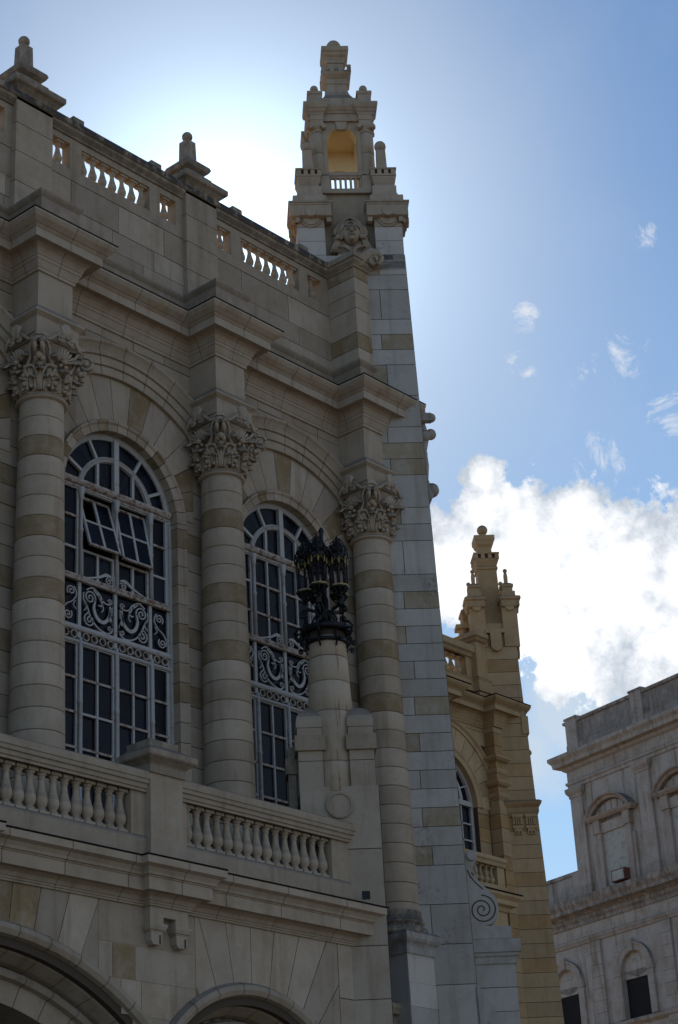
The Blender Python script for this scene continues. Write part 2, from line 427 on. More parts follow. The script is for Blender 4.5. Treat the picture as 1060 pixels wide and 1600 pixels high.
def voussoirs(mb, ca, cz, r0, r1, t0, t1, n, b, d=.02, ptan=.2, clips=(), sub=3, tans=None):
    for k in range(n):
        u0 = t0 + (t1 - t0) * k / n; u1 = t0 + (t1 - t0) * (k + 1) / n
        tn = rt(ptan)
        if tans is not None: tn = (tn[0], 1.0 if k in tans else tn[1] * .5, 0)
        g0 = G / r0; g1 = G / r1; poly = []
        for j in range(sub + 1): t = u0 + g0 + (u1 - u0 - 2 * g0) * j / sub; poly.append((ca + r0 * math.cos(t), cz + r0 * math.sin(t)))
        for j in range(sub + 1): t = u1 - g1 - (u1 - u0 - 2 * g1) * j / sub; poly.append((ca + r1 * math.cos(t), cz + r1 * math.sin(t)))
        for c in clips: poly = clip(poly, *c) if len(poly) > 2 else poly
        if len(poly) > 2: mb.prism(poly, b - d, b, tn)
def archwall(mb, a0, a1, z0, z1, ca, cz, r, bf, bb, n=28, m=None, tone=None):
    # solid wall with one round-headed opening open down to z0
    mb.box(a0, ca - r, bb, bf, z0, z1, tone, m); mb.box(ca + r, a1, bb, bf, z0, z1, tone, m)
    xs = [ca - r * math.cos(PI * k / n) for k in range(n + 1)]
    for x0, x1 in zip(xs, xs[1:]):
        h0 = cz + math.sqrt(max(0, r * r - (x0 - ca) ** 2)); h1 = cz + math.sqrt(max(0, r * r - (x1 - ca) ** 2))
        mb.prism([(x0, h0), (x1, h1), (x1, z1), (x0, z1)], bb, bf, tone, m)

# ================================================================== ground
gm, gnt, gb = mat_new('street_paving')
n = noisen(gnt, .6, 6, .6); gnt.links.new(mixn(gnt, n, (.15, .122, .085), (.22, .18, .125)), gb.inputs['Base Color']); gb.inputs['Roughness'].default_value = .9
g = MB(lambda a, b, z: (a, b, z)); g.quad([(-900, -900, 0), (900, -900, 0), (900, 900, 0), (-900, 900, 0)])
go = g.build('ground', gm); go['kind'] = 'structure'; go['label'] = 'pale paved ground round the buildings'

# ================================================================== palace
PAL = empty('palace', 'ornate cream limestone palace with giant columns, balconies, iron window grilles and stepped corner towers', 'palace', (18, 0, 0))
def pbuild(mb, name, mats, parent=None, label=None, loc=None, rotz=0.0):
    if parent is None:
        l = Vector(loc) if loc is not None else Vector((0, 0, 0))
        return mb.build(name, mats, PAL, label, l - Vector(PAL.location), rotz)
    return mb.build(name, mats, parent, label, loc, rotz)
PIERS = [12.27, 16.10, 19.94, 23.735]; PW = .69; BAYS = [14.52, 18.35, 22.18]
A0 = 10.35
ENT = [(0, 17.44), (.03, 17.44), (.03, 17.485), (.045, 17.50), (.085, 17.60), (.10, 17.61), (.10, 17.66), (.115, 17.67), (.12, 17.70), (.15, 17.76), (.20, 17.805), (.22, 17.815), (.33, 17.80),
       (.33, 17.945), (.345, 17.95), (.345, 17.965), (.36, 17.97), (.36, 17.985), (.39, 18.0), (.46, 18.06), (.50, 18.12), (.50, 18.15), (0, 18.19)]
NECK = [(0, 16.31), (.05, 16.31), (.05, 16.33), (.07, 16.335), (.07, 16.575), (.075, 16.60), (.14, 16.655), (.14, 16.69), (.10, 16.71), (.03, 16.80), (.015, 16.84), (0, 16.84)]

# ---- upper facade wall
w = MB(FA); w.m = 1
for ca in BAYS:
    archwall(w, ca - 1.915, ca + 1.915, 8.2, 17.5, ca, 14.42, 1.205, -.012, -.55)
w.box(24.09, 24.9, -.55, -.012, 8.2, 17.5)
w.box(4.0, 12.605, -.55, -.012, 8.2, 17.5)
w.m = 0
zlow = courses(8.2, 14.66); zhi = courses(15.75, 17.5)
for i, ca in enumerate(BAYS):
    for sgn in (-1, 1):
        x0, x1 = sorted((ca + sgn * 1.36, ca + sgn * 1.915))
        for k, (z0, z1) in enumerate(zip(zlow, zlow[1:])): block(w, x0, x1, z0, z1, 0, .02, rt(.0) if (k % 8) not in (2, 5) else (.4, .9, 0))
        for z0, z1 in ((14.66, 15.1), (15.1, 15.75)): block(w, *sorted((ca + sgn * 1.5, ca + sgn * 1.915)), z0, z1, 0, .02, rt(.0))
    rects(w, ca - 1.60, ca + 1.60, zhi, 0, (.6, .95), .12)
    tl = [(2, 6, 10, 13), (1, 2, 6, 12), (3, 7, 11, 13)][i]
    voussoirs(w, ca, 14.42, 1.34, 2.46, .0, PI, 15, .014, .03, 0, [(1, 0, ca + 1.6), (-1, 0, -(ca - 1.6)), (0, -1, -14.55)], tans=tl)
for z0, z1 in zip(zlow, zlow[1:]): block(w, 4.0, 12.6, z0, z1, 0)
rects(w, 4.0, 12.6, courses(14.66, 17.5), 0, (.8, 1.2), .12)
pbuild(w, 'upper_wall', [M_STONE, M_MORT])

# ---- window rings
for ca in BAYS:
    r = MB(FA)
    prof = [(1.19, -.13), (1.19, .05), (1.20, .055), (1.30, .055), (1.33, .085), (1.365, .085), (1.375, .07), (1.375, -.01)]
    nv = 19
    for k in range(nv):
        t0 = PI * k / nv; t1 = PI * (k + 1) / nv; r.arc(ca, 14.42, prof, t0 + .005, t1 - .005, 3, tone=rt(.06))
    r.arc(ca, 14.42, [(1.200, -.10), (1.200, .045), (1.365, .045), (1.365, -.0)], 0, PI, 40, tone=(.2, 0, 0), m=1)
    zz = courses(8.2, 14.42)
    for sgn in (-1, 1):
        for k, (z0, z1) in enumerate(zip(zz, zz[1:])):
            tn = rt(.0) if (k % 8) not in (2, 5) else (.4, .9, 0)
            x = lambda q: ca + sgn * q
            pts = [(x(1.19), -.13), (x(1.19), .05), (x(1.30), .055), (x(1.33), .085), (x(1.375), .085), (x(1.375), -.01)]
            r.prismz(pts, z0 + G, z1 - G, tn)
        r.box(*sorted((ca + sgn * 1.197, ca + sgn * 1.37)), -.1, .044, 8.2, 14.42, m=1)
    pbuild(r, 'window_surround', [M_STONE, M_MORT])

# ---- archivolts
for ca in BAYS:
    r = MB(FA)
    prof = [(2.40, -.01), (2.40, .075), (2.42, .08), (2.535, .08), (2.545, .062), (2.56, .062), (2.57, .095), (2.70, .095), (2.71, .075), (2.73, .075), (2.74, .11), (2.78, .115), (2.79, .09),
            (2.83, .10), (2.90, .135), (2.94, .17), (2.98, .17), (2.98, .15), (3.02, .05), (3.03, -.01)]
    r.arc(ca, 14.17, prof, 0, PI, 36, clipdx=1.605, tone=(.6, .25, 0))
    for k in range(1, 6):
        t = math.radians(57.5) + math.radians(65) * k / 6
        r.arc(ca, 14.17, [(q, b_ + .003) for q, b_ in prof], t, t + .0035, 1, tone=(.2, 0, 0), m=1)
    pbuild(r, 'archivolt', [M_STONE, M_MORT])

# ---- entablature with ressauts over the columns
e = MB(FA)
path = [(4.0, 0)]
for x in PIERS[:3]: path += [(x, 0), (x, .62), (x + PW, .62), (x + PW, 0)]
path += [(PIERS[3], 0), (PIERS[3], .62), (25.0, .62)]
e.sweep(ENT, path)
def jointmarks(mb, prof, pth, gap=1.05, eps=.003):
    for (x0, y0), (x1, y1) in zip(pth, pth[1:]):
        L_ = math.hypot(x1 - x0, y1 - y0)
        if L_ < .5: continue
        k = max(1, round(L_ / gap))
        for i in range(1, k + 1):
            u = (i - .5 + random.uniform(-.1, .1)) / k
            p = (x0 + (x1 - x0) * u, y0 + (y1 - y0) * u); q = (p[0] + (x1 - x0) / L_ * .009, p[1] + (y1 - y0) / L_ * .009)
            mb.sweep([(a_ + eps, z_) for a_, z_ in prof[1:-1]], [p, q], m=1, cap=False)
jointmarks(e, ENT, path)
# thin lead flashing on top of the cornice
e.sweep([(0, 18.195), (.508, 18.155), (.508, 18.172), (0, 18.21)], path, m=2)
pbuild(e, 'cornice', [M_STONE, M_MORT, M_LEAD])
for x in PIERS:
    k = MB(FA)
    x1 = x + PW if x < 23 else 24.9
    k.box(x, x1, -.01, .62, 16.34, 17.47, tone=(.75, .1, 0))
    k.sweep(NECK, [(x, 0), (x, .62), (x1, .62)] + ([(x1, 0)] if x < 23 else []), tone=(.6, .1, 0))
    pbuild(k, 'entablature_block', [M_STONE, M_MORT])

# ---- columns
def column_mesh():
    mb = MB(lambda a, b, z: (a, -b, z)); tanset = {14.33: 1, 13.02: 1, 11.71: 1}
    zs = [8.62] + [z for z in courses(8.62, 15.36) if 8.7 < z < 15] + [15.30]
    R = lambda z: .335 + .083 * (1 - (max(z, 8.6) - 8.6) / 6.7) ** 1.0
    for z0, z1 in zip(zs, zs[1:]):
        k = round((z0 - JZ0) / JH); tan = k in (-1, -5, -8)
        tn = (.45, .95, 0) if tan else (random.uniform(.35, .95), random.uniform(0, .3), 0)
        if z0 > 14.5: tn = (.7, .12, 0)
        mb.lathe(0, 0, [(R(z0) - .014, z0 + .001), (R(z0) - .001, z0 + .008), (R(z0), z0 + .014), (R(z1), z1 - .014), (R(z1) - .001, z1 - .008), (R(z1) - .014, z1 - .001)], 40, tn)
    mb.lathe(0, 0, [(R(8.6) - .012, 8.6), (R(15.3) - .012, 15.3)], 40, m=1)
    return mb
def column_base():
    mb = MB(lambda a, b, z: (a, -b, z)); R0 = .418
    mb.lathe(0, 0, [(R0 + .02, 8.64), (R0 + .03, 8.60), (R0 + .02, 8.56), (R0 + .045, 8.50), (R0 + .07, 8.46), (R0 + .06, 8.43), (R0 + .02, 8.42), (R0 + .03, 8.39), (R0 + .09, 8.36), (R0 + .11, 8.31), (R0 + .09, 8.26), (R0 + .05, 8.25)], 40, (.8, 0, .8))
    return mb
def leaf(mb, ang, r0, z0, h, w, curl=.1, tone=None, lean=.06):
    nu, nv = 6, 9; front = []; back = []
    ca, sa = math.cos(ang), math.sin(ang)
    for j in range(nv + 1):
        t = j / nv
        if t < .8: rr = r0 + lean * t + .02 * math.sin(t * 6); zz = z0 + h * t / .8 * .96
        else: q = (t - .8) / .2 * PI * .9; rr = r0 + lean * .8 + curl * (1 - math.cos(q)) * .6; zz = z0 + h * .96 + curl * .5 * math.sin(q) - (curl * .5 if q > PI / 2 else 0) * (1 - math.sin(q))
        ww = w * (1 - .35 * t) * (1 + .16 * math.sin(t * 22)) * (1 if t < .85 else .8)
        rf, rb = [], []
        for i in range(nu + 1):
            u = i / nu * 2 - 1; bul = .045 * math.cos(u * PI / 2) + .02 * math.cos(u * 11) * (.3 + t)
            r_ = rr + bul; off = u * ww / 2
            rf.append(mb.P(ca * r_ - sa * off, sa * r_ + ca * off, zz)); rb.append(mb.P(ca * (r_ - .035) - sa * off, sa * (r_ - .035) + ca * off, zz))
        front.append(rf); back.append(rb)
    for j in range(nv):
        for i in range(nu):
            mb.face([front[j][i], front[j][i + 1], front[j + 1][i + 1], front[j + 1][i]], True, tone)
            mb.face([back[j][i], back[j + 1][i], back[j + 1][i + 1], back[j][i + 1]], True, tone)
        mb.face([front[j][0], front[j + 1][0], back[j + 1][0], back[j][0]], False, tone)
        mb.face([front[j][nu], back[j][nu], back[j + 1][nu], front[j + 1][nu]], False, tone)
    mb.face(front[-1] + back[-1][::-1], False, tone)
def radial(mb, ang):                                       # local frame: x outward along ang, y sideways
    ca, sa = math.cos(ang), math.sin(ang)
    return lambda x, y, z: (ca * x - sa * y, sa * x + ca * y, z)
def spiral(cx, cz, r0, turns, n=26, start=0.0, dirn=1, shrink=.12):
    return [(cx + r0 * (1 - (1 - shrink) * k / n) * math.cos(start + dirn * turns * 2 * PI * k / n), cz + r0 * (1 - (1 - shrink) * k / n) * math.sin(start + dirn * turns * 2 * PI * k / n)) for k in range(n + 1)]
def capital_mesh():
    mb = MB(lambda a, b, z: (a, -b, z)); T = (.75, .12, 0); mb.tone = T
    z0 = 15.36
    mb.lathe(0, 0, [(.33, 15.27), (.385, 15.285), (.40, 15.31), (.385, 15.335), (.35, 15.345), (.355, 15.36), (.37, 15.375), (.36, 15.39), (.33, 15.40)], 40, T)
    mb.lathe(0, 0, [(.325, 15.35), (.325, 15.75), (.35, 15.95), (.42, 16.14), (.44, 16.17)], 32, T)
    for k in range(8): leaf(mb, k * PI / 4, .335, z0 + .02, .32, .20, .15, T)
    for k in range(16): leaf(mb, (k + .5) * PI / 8, .335, z0 + .01, .20, .10, .10, T)
    for k in range(8): leaf(mb, k * PI / 4 + PI / 8, .335, z0 + .10, .46 if k % 2 else .42, .17, .16, T, .12)
    for k in range(4):
        dg = PI / 4 + k * PI / 2                            # corner direction
        f = radial(mb, dg)
        leaf(mb, dg, .36, z0 + .36, .36, .22, .16, T, .16)
        # corner volute: two flat spirals back to back with ball centres
        sp = spiral(.66, z0 + .63, .125, 1.7, 28, PI * .62, -1)
        for y in (-.055, .055):
            mb.tube([f(x, y, z) for x, z in sp], .030, 7, T, taper=lambda t: 1.1 - .45 * t)
            mb.sphere(*f(.66, y, z0 + .63), .045, 8, T)
        stem = [(.36, z0 + .50), (.40, z0 + .62), (.46, z0 + .71), (.54, z0 + .755), (.62, z0 + .755)]
        for y in (-.055, .055): mb.tube([f(x, y * (1 + (.57 - x) * 2.5), z) for x, z in stem], .030, 6, T)
        mb.tube([f(.40, 0, z0 + .60), f(.5, 0, z0 + .70), f(.62, 0, z0 + .70)], .05, 8, T)
        # drooping bud and berries under the volute
        for (x, y, z, r_) in ((.62, 0, z0 + .50, .055), (.57, .045, z0 + .47, .042), (.57, -.045, z0 + .47, .042), (.50, 0, z0 + .43, .05), (.44, .07, z0 + .36, .03), (.44, -.07, z0 + .36, .03)):
            mb.sphere(*f(x, y, z), r_, 8, T, sz=1.2)
    for k in range(4):
        f = radial(mb, k * PI / 2)
        # scallop shell in the middle of each face
        cx, cz = .43, z0 + .50
        for q in range(9):
            th = math.radians(18 + 18 * q); L_ = .19 + .015 * math.sin(q * PI / 8)
            mb.tube([f(cx + .01, .02 * math.cos(th), cz + .02 * math.sin(th)), f(cx + .06, .11 * math.cos(th), cz + .11 * math.sin(th)), f(cx + .075, L_ * math.cos(th), cz + L_ * math.sin(th))], .022, 6, T, taper=lambda t: .6 + .55 * t)
            mb.sphere(*f(cx + .075, L_ * math.cos(th), cz + L_ * math.sin(th)), .026, 6, T)
        mb.sphere(*f(cx + .07, 0, cz + .01), .05, 8, T)
        mb.sphere(*f(cx + .05, .05, cz - .06), .035, 8, T); mb.sphere(*f(cx + .05, -.05, cz - .06), .035, 8, T)
        for sgn in (-1, 1):                                 # strap rising beside the shell to the corner
            pts = [f(.40, sgn * .05, z0 + .32), f(.44, sgn * .16, z0 + .40), f(.44, sgn * .235, z0 + .52), f(.45, sgn * .24, z0 + .66), f(.47, sgn * .30, z0 + .76), f(.47, sgn * .39, z0 + .80)]
            mb.tube(pts, .025, 6, T)
            for q in range(5): mb.sphere(*f(.385 + .01 * q, sgn * (.06 + .028 * q), z0 + .20 + .045 * (q % 3)), .03, 7, T)
        # crest: two small scrolls and palmette rising over the abacus
        for sgn in (-1, 1):
            sp = spiral(sgn * .10, z0 + .88, .075, 1.5, 22, PI / 2, sgn)
            mb.tube([f(.53, x, z) for x, z in sp], .024, 6, T)
            mb.tube([f(.47, sgn * .40, z0 + .80), f(.50, sgn * .28, z0 + .80), f(.53, sgn * .20, z0 + .88), f(.53, sgn * .12, z0 + .965)], .030, 6, T)
        for q in range(5):
            th = math.radians(50 + 20 * q); mb.tube([f(.52, 0, z0 + .90), f(.54, .15 * math.cos(th), z0 + .93 + .20 * math.sin(th))], .026, 6, T, taper=lambda t: .8 + .6 * t)
    rb = lambda z: .36 + .03 * (z - z0) / .4 + .02
    def surf(th, z, out=0.0): return ((rb(z) + out) * math.cos(th), (rb(z) + out) * math.sin(th), z)
    for k in range(4):
        dg = PI / 4 + k * PI / 2
        mb.tube([surf(dg, z0 + z, .02) for z in (.02, .15, .30, .42)], .030, 6, T, taper=lambda t: .7 + .7 * t)
        for sg in (-1, 1):
            for (th0, z1, hh_, sw_) in ((.06, .02, .40, .42), (.14, .02, .26, .40), (.45, .02, .20, .20), (.62, .03, .30, -.16)):
                c = []
                for i in range(9):
                    t = i / 8; c.append(surf(dg + sg * (th0 + sw_ * t ** 2.2), z0 + z1 + hh_ * math.sin(t * PI * .62), .025 + .05 * t * t))
                mb.tube(c, .024, 6, T, taper=lambda t: .6 + .7 * t); mb.sphere(*c[-1], .034, 7, T)
                for i in (3, 5, 7): mb.sphere(c[i][0], c[i][1], c[i][2] + .028, .026, 6, T)
        for sg in (-1, 1):
            mb.sphere(*surf(dg + sg * .55, z0 + .13, .05), .045, 8, T); mb.sphere(*surf(dg + sg * .62, z0 + .05, .05), .03, 7, T)
            mb.sphere(*surf(dg + sg * .45, z0 + .05, .05), .03, 7, T); mb.sphere(*surf(dg + sg * .30, z0 + .08, .045), .032, 7, T)
    # concave abacus
    for zz0, zz1, k_ in ((z0 + .80, z0 + .855, 1.0), (z0 + .855, z0 + .90, 1.05), (z0 + .90, z0 + .952, .96)):
        poly = []
        for k in range(4):
            a_ = PI / 4 + k * PI / 2; c0 = Vector((math.cos(a_), math.sin(a_))) * .60 * k_; n0 = Vector((-math.sin(a_), math.cos(a_)))
            p0 = c0 - n0 * .05; p1 = c0 + n0 * .05; a2 = a_ + PI / 2
            q0 = Vector((math.cos(a2), math.sin(a2))) * .60 * k_ - Vector((-math.sin(a2), math.cos(a2))) * .05
            mid = Vector((math.cos(a_ + PI / 4), math.sin(a_ + PI / 4)))
            poly.append(tuple(p0)); poly.append(tuple(p1))
            for t in (.2, .4, .6, .8):
                p = p1.lerp(q0, t); p = p + (-mid) * (.075 * math.sin(t * PI)) + mid * 0; poly.append(tuple(p))
        mb.prismz(poly, zz0, zz1, T)
    return mb
CY = -.34
colx = [x + PW / 2 for x in PIERS]
colx[3] = 24.09
c0 = None
for i, x in enumerate(colx):
    if c0 is None:
        c0 = pbuild(column_mesh(), 'column', [M_STONE, M_MORT], loc=(x, CY, 0))
        column_base().build('column_base', M_STONE, c0); capital_mesh().build('capital', M_STONE, c0)
    else:
        place(c0, Vector((x, CY, 0)) - Vector(PAL.location), parent=PAL)
# pedestal under the column beside the tower
p = MB(FA)
PED = [(0, 8.24), (.02, 8.22), (.10, 8.21), (.10, 8.12), (.075, 8.10), (.05, 8.02), (.03, 8.0), (.03, 7.88), (0, 7.86), (0, 7.5)]
p.box(23.76, 24.9, -.1, .81, 0, 8.2, tone=(.5, 0, .0))
p.sweep([(0, 7.90), (.025, 7.90), (.03, 8.02), (.05, 8.06), (.08, 8.09), (.10, 8.13), (.10, 8.22), (.07, 8.26), (-.02, 8.27), (-.04, 8.30), (-.04, 8.36), (-.3, 8.37)], [(23.76, -.1), (23.76, .81), (24.9, .81)], tone=(.5, 0, .45))
rects(p, 23.76, 24.9, [5.5, 6.3, 7.06, 7.44, 7.86], .816, (3, 4), 0, .03)
pbuild(p, 'column_pedestal', [M_TOWER, M_MORT])

# ---- windows
def window(ca, F=FA, s=1.0, name='window', casements=True, zoff=0.0, seed=1, base_b=-.12):
    rnd = random.Random(seed)
    F0 = lambda a, b, z: F(ca + a, base_b + b, z + zoff)
    fr = MB(F0); W = 1.19; CZ = 14.42
    # outer arched frame + jambs
    fr.arc(0, CZ, [(W, -.06), (W, .02), (W - .05, .03), (W - .09, .0), (W - .09, -.06)], 0, PI, 32)
    for sg in (-1, 1):
        fr.box(*sorted((sg * W, sg * (W - .05))), -.06, .025, 8.3, CZ); fr.box(*sorted((sg * (W - .05), sg * (W - .09))), -.06, .0, 8.3, CZ)
    # small arch, radiating bars
    fr.arc(0, 14.42, [(.80, -.05), (.80, .02), (.775, .045), (.75, .02), (.74, .035), (.715, .02), (.70, -.05)], 0, PI, 28)
    for dg in (28, 60, 120, 152):
        t = math.radians(dg); fr.strip([(.79 * math.cos(t), CZ + .79 * math.sin(t)), (1.12 * math.cos(t), CZ + 1.12 * math.sin(t))], .05, -.04, .02)
    fr.box(-.05, .05, -.05, .04, 14.6, CZ + 1.12)
    for x in (-.375, .375): fr.box(x - .025, x + .025, -.04, .015, 14.5, CZ + math.sqrt(.72 ** 2 - x * x))
    fo = pbuild(fr, name, [M_WHITE, M_RUSTY]) if True else None
    tb = MB(F0)
    tb.sweep([(0, 14.47), (.03, 14.47), (.035, 14.50), (.07, 14.52), (.09, 14.56), (.09, 14.60), (.05, 14.62), (0, 14.62)], [(-W + .05, 0), (W - .05, 0)])
    tb.build('transom', [M_RUSTY], fo)
    # columns (slender mullions with collars)
    mu = MB(F0)
    for x in (-.73, 0, .73):
        mu.box(x - .030, x + .030, -.05, .01, 8.3, 14.48)
        mu.lathe(x, .03, [(.030, 8.3), (.030, 9.45), (.045, 9.47), (.045, 9.51), (.030, 9.53), (.028, 10.95), (.042, 10.97), (.042, 11.0), (.028, 11.02), (.03, 12.0)], 8)
        mu.lathe(x, .03, [(.030, 13.0), (.030, 13.72), (.043, 13.74), (.043, 13.78), (.028, 13.80), (.026, 14.28), (.05, 14.30), (.04, 14.34), (.06, 14.44), (.06, 14.48)], 8)
    mu.build('mullion', [M_WHITE], fo)
    # glazing bars and panes
    gb = MB(F0); gl = MB(F0)
    fields = [(-1.10, -.765), (-.695, -.035), (.035, .695), (.765, 1.10)]
    rowsU = [13.0, 13.45, 13.98, 14.47]; rowsL = [8.35, 8.75, 9.22, 9.75, 10.28, 10.82, 11.36, 11.90]
    for fi, (x0, x1) in enumerate(fields):
        mid = [] if fi in (0, 3) else [(x0 + x1) / 2]
        for rows in (rowsU, rowsL):
            for k, (z0, z1) in enumerate(zip(rows, rows[1:])):
                if casements and fi in (1, 2) and rows is rowsU and k >= 1: continue
                for j, (xa, xb) in enumerate(zip([x0] + mid, mid + [x1])):
                    tn_ = (rnd.random(), 0, 0); q0, q1, q2 = [rnd.uniform(-.010, .010) for _ in range(3)]
                    gl.quad([(xa + .015, -.028 + q0, z0 + .015), (xb - .015, -.028 + q1, z0 + .015), (xb - .015, -.028 + q1 + q2, z1 - .015), (xa + .015, -.028 + q0 + q2, z1 - .015)], tone=tn_)
            for z in rows[1:-1]:
                if casements and fi in (1, 2) and rows is rowsU and z > 13.5: continue
                gb.box(x0, x1, -.035, .012, z - .018, z + .018, m=(1 if (rnd.random() < .5 or abs(z - 11.36) < .01) else 0))
            for x in mid:
                if rows is rowsU and casements: gb.box(x - .022, x + .022, -.035, .008, rows[0], rows[1])
                else: gb.box(x - .018, x + .018, -.035, .008, rows[0], rows[-1])
            for x in (x0 + .012, x1 - .012):
                gb.box(x - .022, x + .022, -.035, .01, rows[0], rows[-1] if not (casements and fi in (1, 2) and rows is rowsU) else 13.45)
            gb.box(x0, x1, -.035, .014, rows[0] - .02, rows[0] + .02); gb.box(x0, x1, -.035, .014, rows[-1] - .02, rows[-1] + .02)
    gb.build('glazing_bars', [M_WHITE, M_RUSTY], fo)
    # arch-head glass
    n = 30
    for k in range(n):
        t0, t1 = PI * k / n, PI * (k + 1) / n
        gl.prism([(0, 14.5), (1.12 * math.cos(t0), CZ + 1.12 * math.sin(t0)), (1.12 * math.cos(t1), CZ + 1.12 * math.sin(t1))], -.034, -.03, (((k * 7) // 5 % 5) / 5, 0, 0))
    gl.box(-1.1, 1.1, -.036, -.03, 11.98, 13.0)
    gl.build('pane', [M_GLASS], fo)
    # top-hung casements pushed open at the foot
    if casements:
        for ci, (x0, x1, ang) in enumerate(((-.695, -.035, 17), (.035, .695, 12))):
            a_ = math.radians(ang)
            def Fc(a, b, z, a_=a_):                          # centre-pivoted at z=14.05
                dz = z - 14.05
                return F0(a, b * math.cos(a_) - dz * math.sin(a_), 14.05 + dz * math.cos(a_) + b * math.sin(a_))
            c = MB(Fc)
            zb = 13.48; zm = 13.94; xm = (x0 + x1) / 2
            c.box(x0 + .01, x0 + .045, -.015, .02, zb, 14.42); c.box(x1 - .045, x1 - .01, -.015, .02, zb, 14.42)
            c.box(x0 + .01, x1 - .01, -.015, .02, zb - .02, zb + .02, m=1); c.box(x0 + .01, x1 - .01, -.015, .02, 14.39, 14.43, m=1)
            c.box(x0 + .02, x1 - .02, -.012, .016, zm - .018, zm + .018); c.box(xm - .022, xm + .022, -.012, .018, zb, 14.42)
            co = c.build('casement', [M_WHITE, M_RUSTY], fo)
            q = MB(Fc)
            for (xa, xb, za, zc) in ((x0 + .04, xm - .02, zm, 14.4), (xm + .02, x1 - .04, zm, 14.4), (x0 + .04, xm - .02, zb, zm), (xm + .02, x1 - .04, zb, zm)):
                if ci == 0 and xa < xm - .1 and za == zm: continue
                q.box(xa, xb, -.004, .002, za + .015, zc - .015, tone=(rnd.random(), 0, 0))
            q.build('pane', [M_GLASS], co)
    # iron scroll panel
    ir = MB(F0)
    ir.sweep([(0, 12.90), (.05, 12.905), (.06, 12.93), (.05, 12.95), (.06, 12.97), (.05, 13.0), (0, 13.0)], [(-W + .06, .0), (W - .06, .0)], m=1)
    ir.sweep([(0, 12.10), (.035, 12.105), (.05, 12.13), (.035, 12.16), (.03, 12.19), (0, 12.2)], [(-W + .06, .0), (W - .06, .0)], m=0)
    ir.sweep([(0, 11.89), (.035, 11.9), (.05, 11.92), (.035, 11.95), (0, 11.97)], [(-W + .06, .0), (W - .06, .0)], m=0)
    for x0, x1 in fields:
        nr = 4 if x1 - x0 > .5 else 2
        for k in range(nr):
            cx = x0 + (x1 - x0) * (k + .5) / nr
            ir.arc(cx, 12.035, [(.048, -.01), (.048, .03), (.068, .03), (.068, -.01)], 0, 2 * PI, 14, m=1, caps=False)
        ir.box(x0, x1, -.012, .0, 11.95, 12.10, m=2)
    def S(pts, wd=.024): ir.strip(pts, (lambda t: wd(t) * .74) if callable(wd) else wd * .74, .0, .022)
    def smooth(pts, n=6):
        out = []
        for i in range(len(pts) - 1):
            p0 = pts[max(i - 1, 0)]; p1 = pts[i]; p2 = pts[i + 1]; p3 = pts[min(i + 2, len(pts) - 1)]
            for j in range(n):
                t = j / n; t2, t3 = t * t, t * t * t
                out.append(tuple(.5 * ((2 * p1[k]) + (-p0[k] + p2[k]) * t + (2 * p0[k] - 5 * p1[k] + 4 * p2[k] - p3[k]) * t2 + (-p0[k] + 3 * p1[k] - 3 * p2[k] + p3[k]) * t3) for k in range(2)))
        out.append(pts[-1]); return out
    for sg in (-1, 1):
        # big panel, mirrored about the middle
        S([(sg * x, z) for x, z in spiral(.53, 12.70, .115, 1.75, 34, PI * 1.1, -1)], .026)
        S([(sg * x, z) for x, z in spiral(.54, 12.33, .115, 1.75, 34, PI * .5, -1)], .026)
        S([(sg * x, z) for x, z in smooth([(.42, 12.68), (.45, 12.55), (.40, 12.42), (.30, 12.36), (.20, 12.40), (.13, 12.52), (.12, 12.66)])], lambda t: .03 + .05 * math.sin(t * PI))
        S([(sg * x, z) for x, z in smooth([(.64, 12.62), (.58, 12.52), (.50, 12.36), (.36, 12.24), (.20, 12.20), (.10, 12.24), (.08, 12.31)])], .032)
        S([(sg * x, z) for x, z in smooth([(.655, 12.46), (.60, 12.53), (.66, 12.64), (.655, 12.76)])], .022)
        S([(sg * x, z) for x, z in smooth([(.60, 12.81), (.48, 12.87), (.34, 12.80), (.28, 12.70), (.30, 12.62), (.36, 12.62)])], .028)
        S([(sg * x, z) for x, z in smooth([(.46, 12.84), (.32, 12.74), (.20, 12.68), (.10, 12.70)])], .026)
        S([(sg * x, z) for x, z in smooth([(.40, 12.84), (.30, 12.68), (.26, 12.58), (.30, 12.52)])], .02)
        S([(sg * x, z) for x, z in spiral(.12, 12.73, .05, 1.3, 18, 0, 1)], .018)
        S([(sg * x, z) for x, z in spiral(.13, 12.30, .05, 1.3, 18, PI, 1)], .018)
        for q in range(5): S([(sg * x, z) for x, z in smooth([(.07, 12.66 - q * .03), (.13 + .01 * q, 12.56 - q * .03), (.06, 12.36 + .01 * q)])], .014)
        # side panel: S scroll
        S([(sg * x, z) for x, z in spiral(.91, 12.72, .085, 1.6, 30, -PI * .25, 1)], .024)
        S([(sg * x, z) for x, z in spiral(.97, 12.33, .085, 1.6, 30, PI * .75, 1)], .024)
        S([(sg * x, z) for x, z in smooth([(.85, 12.80), (.80, 12.68), (.88, 12.56), (1.0, 12.48), (1.06, 12.38), (1.05, 12.30)])], .024)
        S([(sg * x, z) for x, z in smooth([(.80, 12.44), (.86, 12.50), (.82, 12.58)])], .018)
        # crest above the panel
        S([(sg * x, z) for x, z in spiral(.15, 13.07, .07, 1.5, 26, PI * .9, -1)], .022)
        S([(sg * x, z) for x, z in smooth([(.10, 13.13), (.2, 13.16), (.32, 13.10), (.45, 13.05), (.60, 13.01)])], lambda t: .07 * (1 - t) + .02)
        S([(sg * .035, 13.0), (sg * .045, 13.10), (sg * .03, 13.18)], .025)
    ir.build('iron_grille', [M_WHITE, M_RUSTY, M_DARK], fo)
    return fo
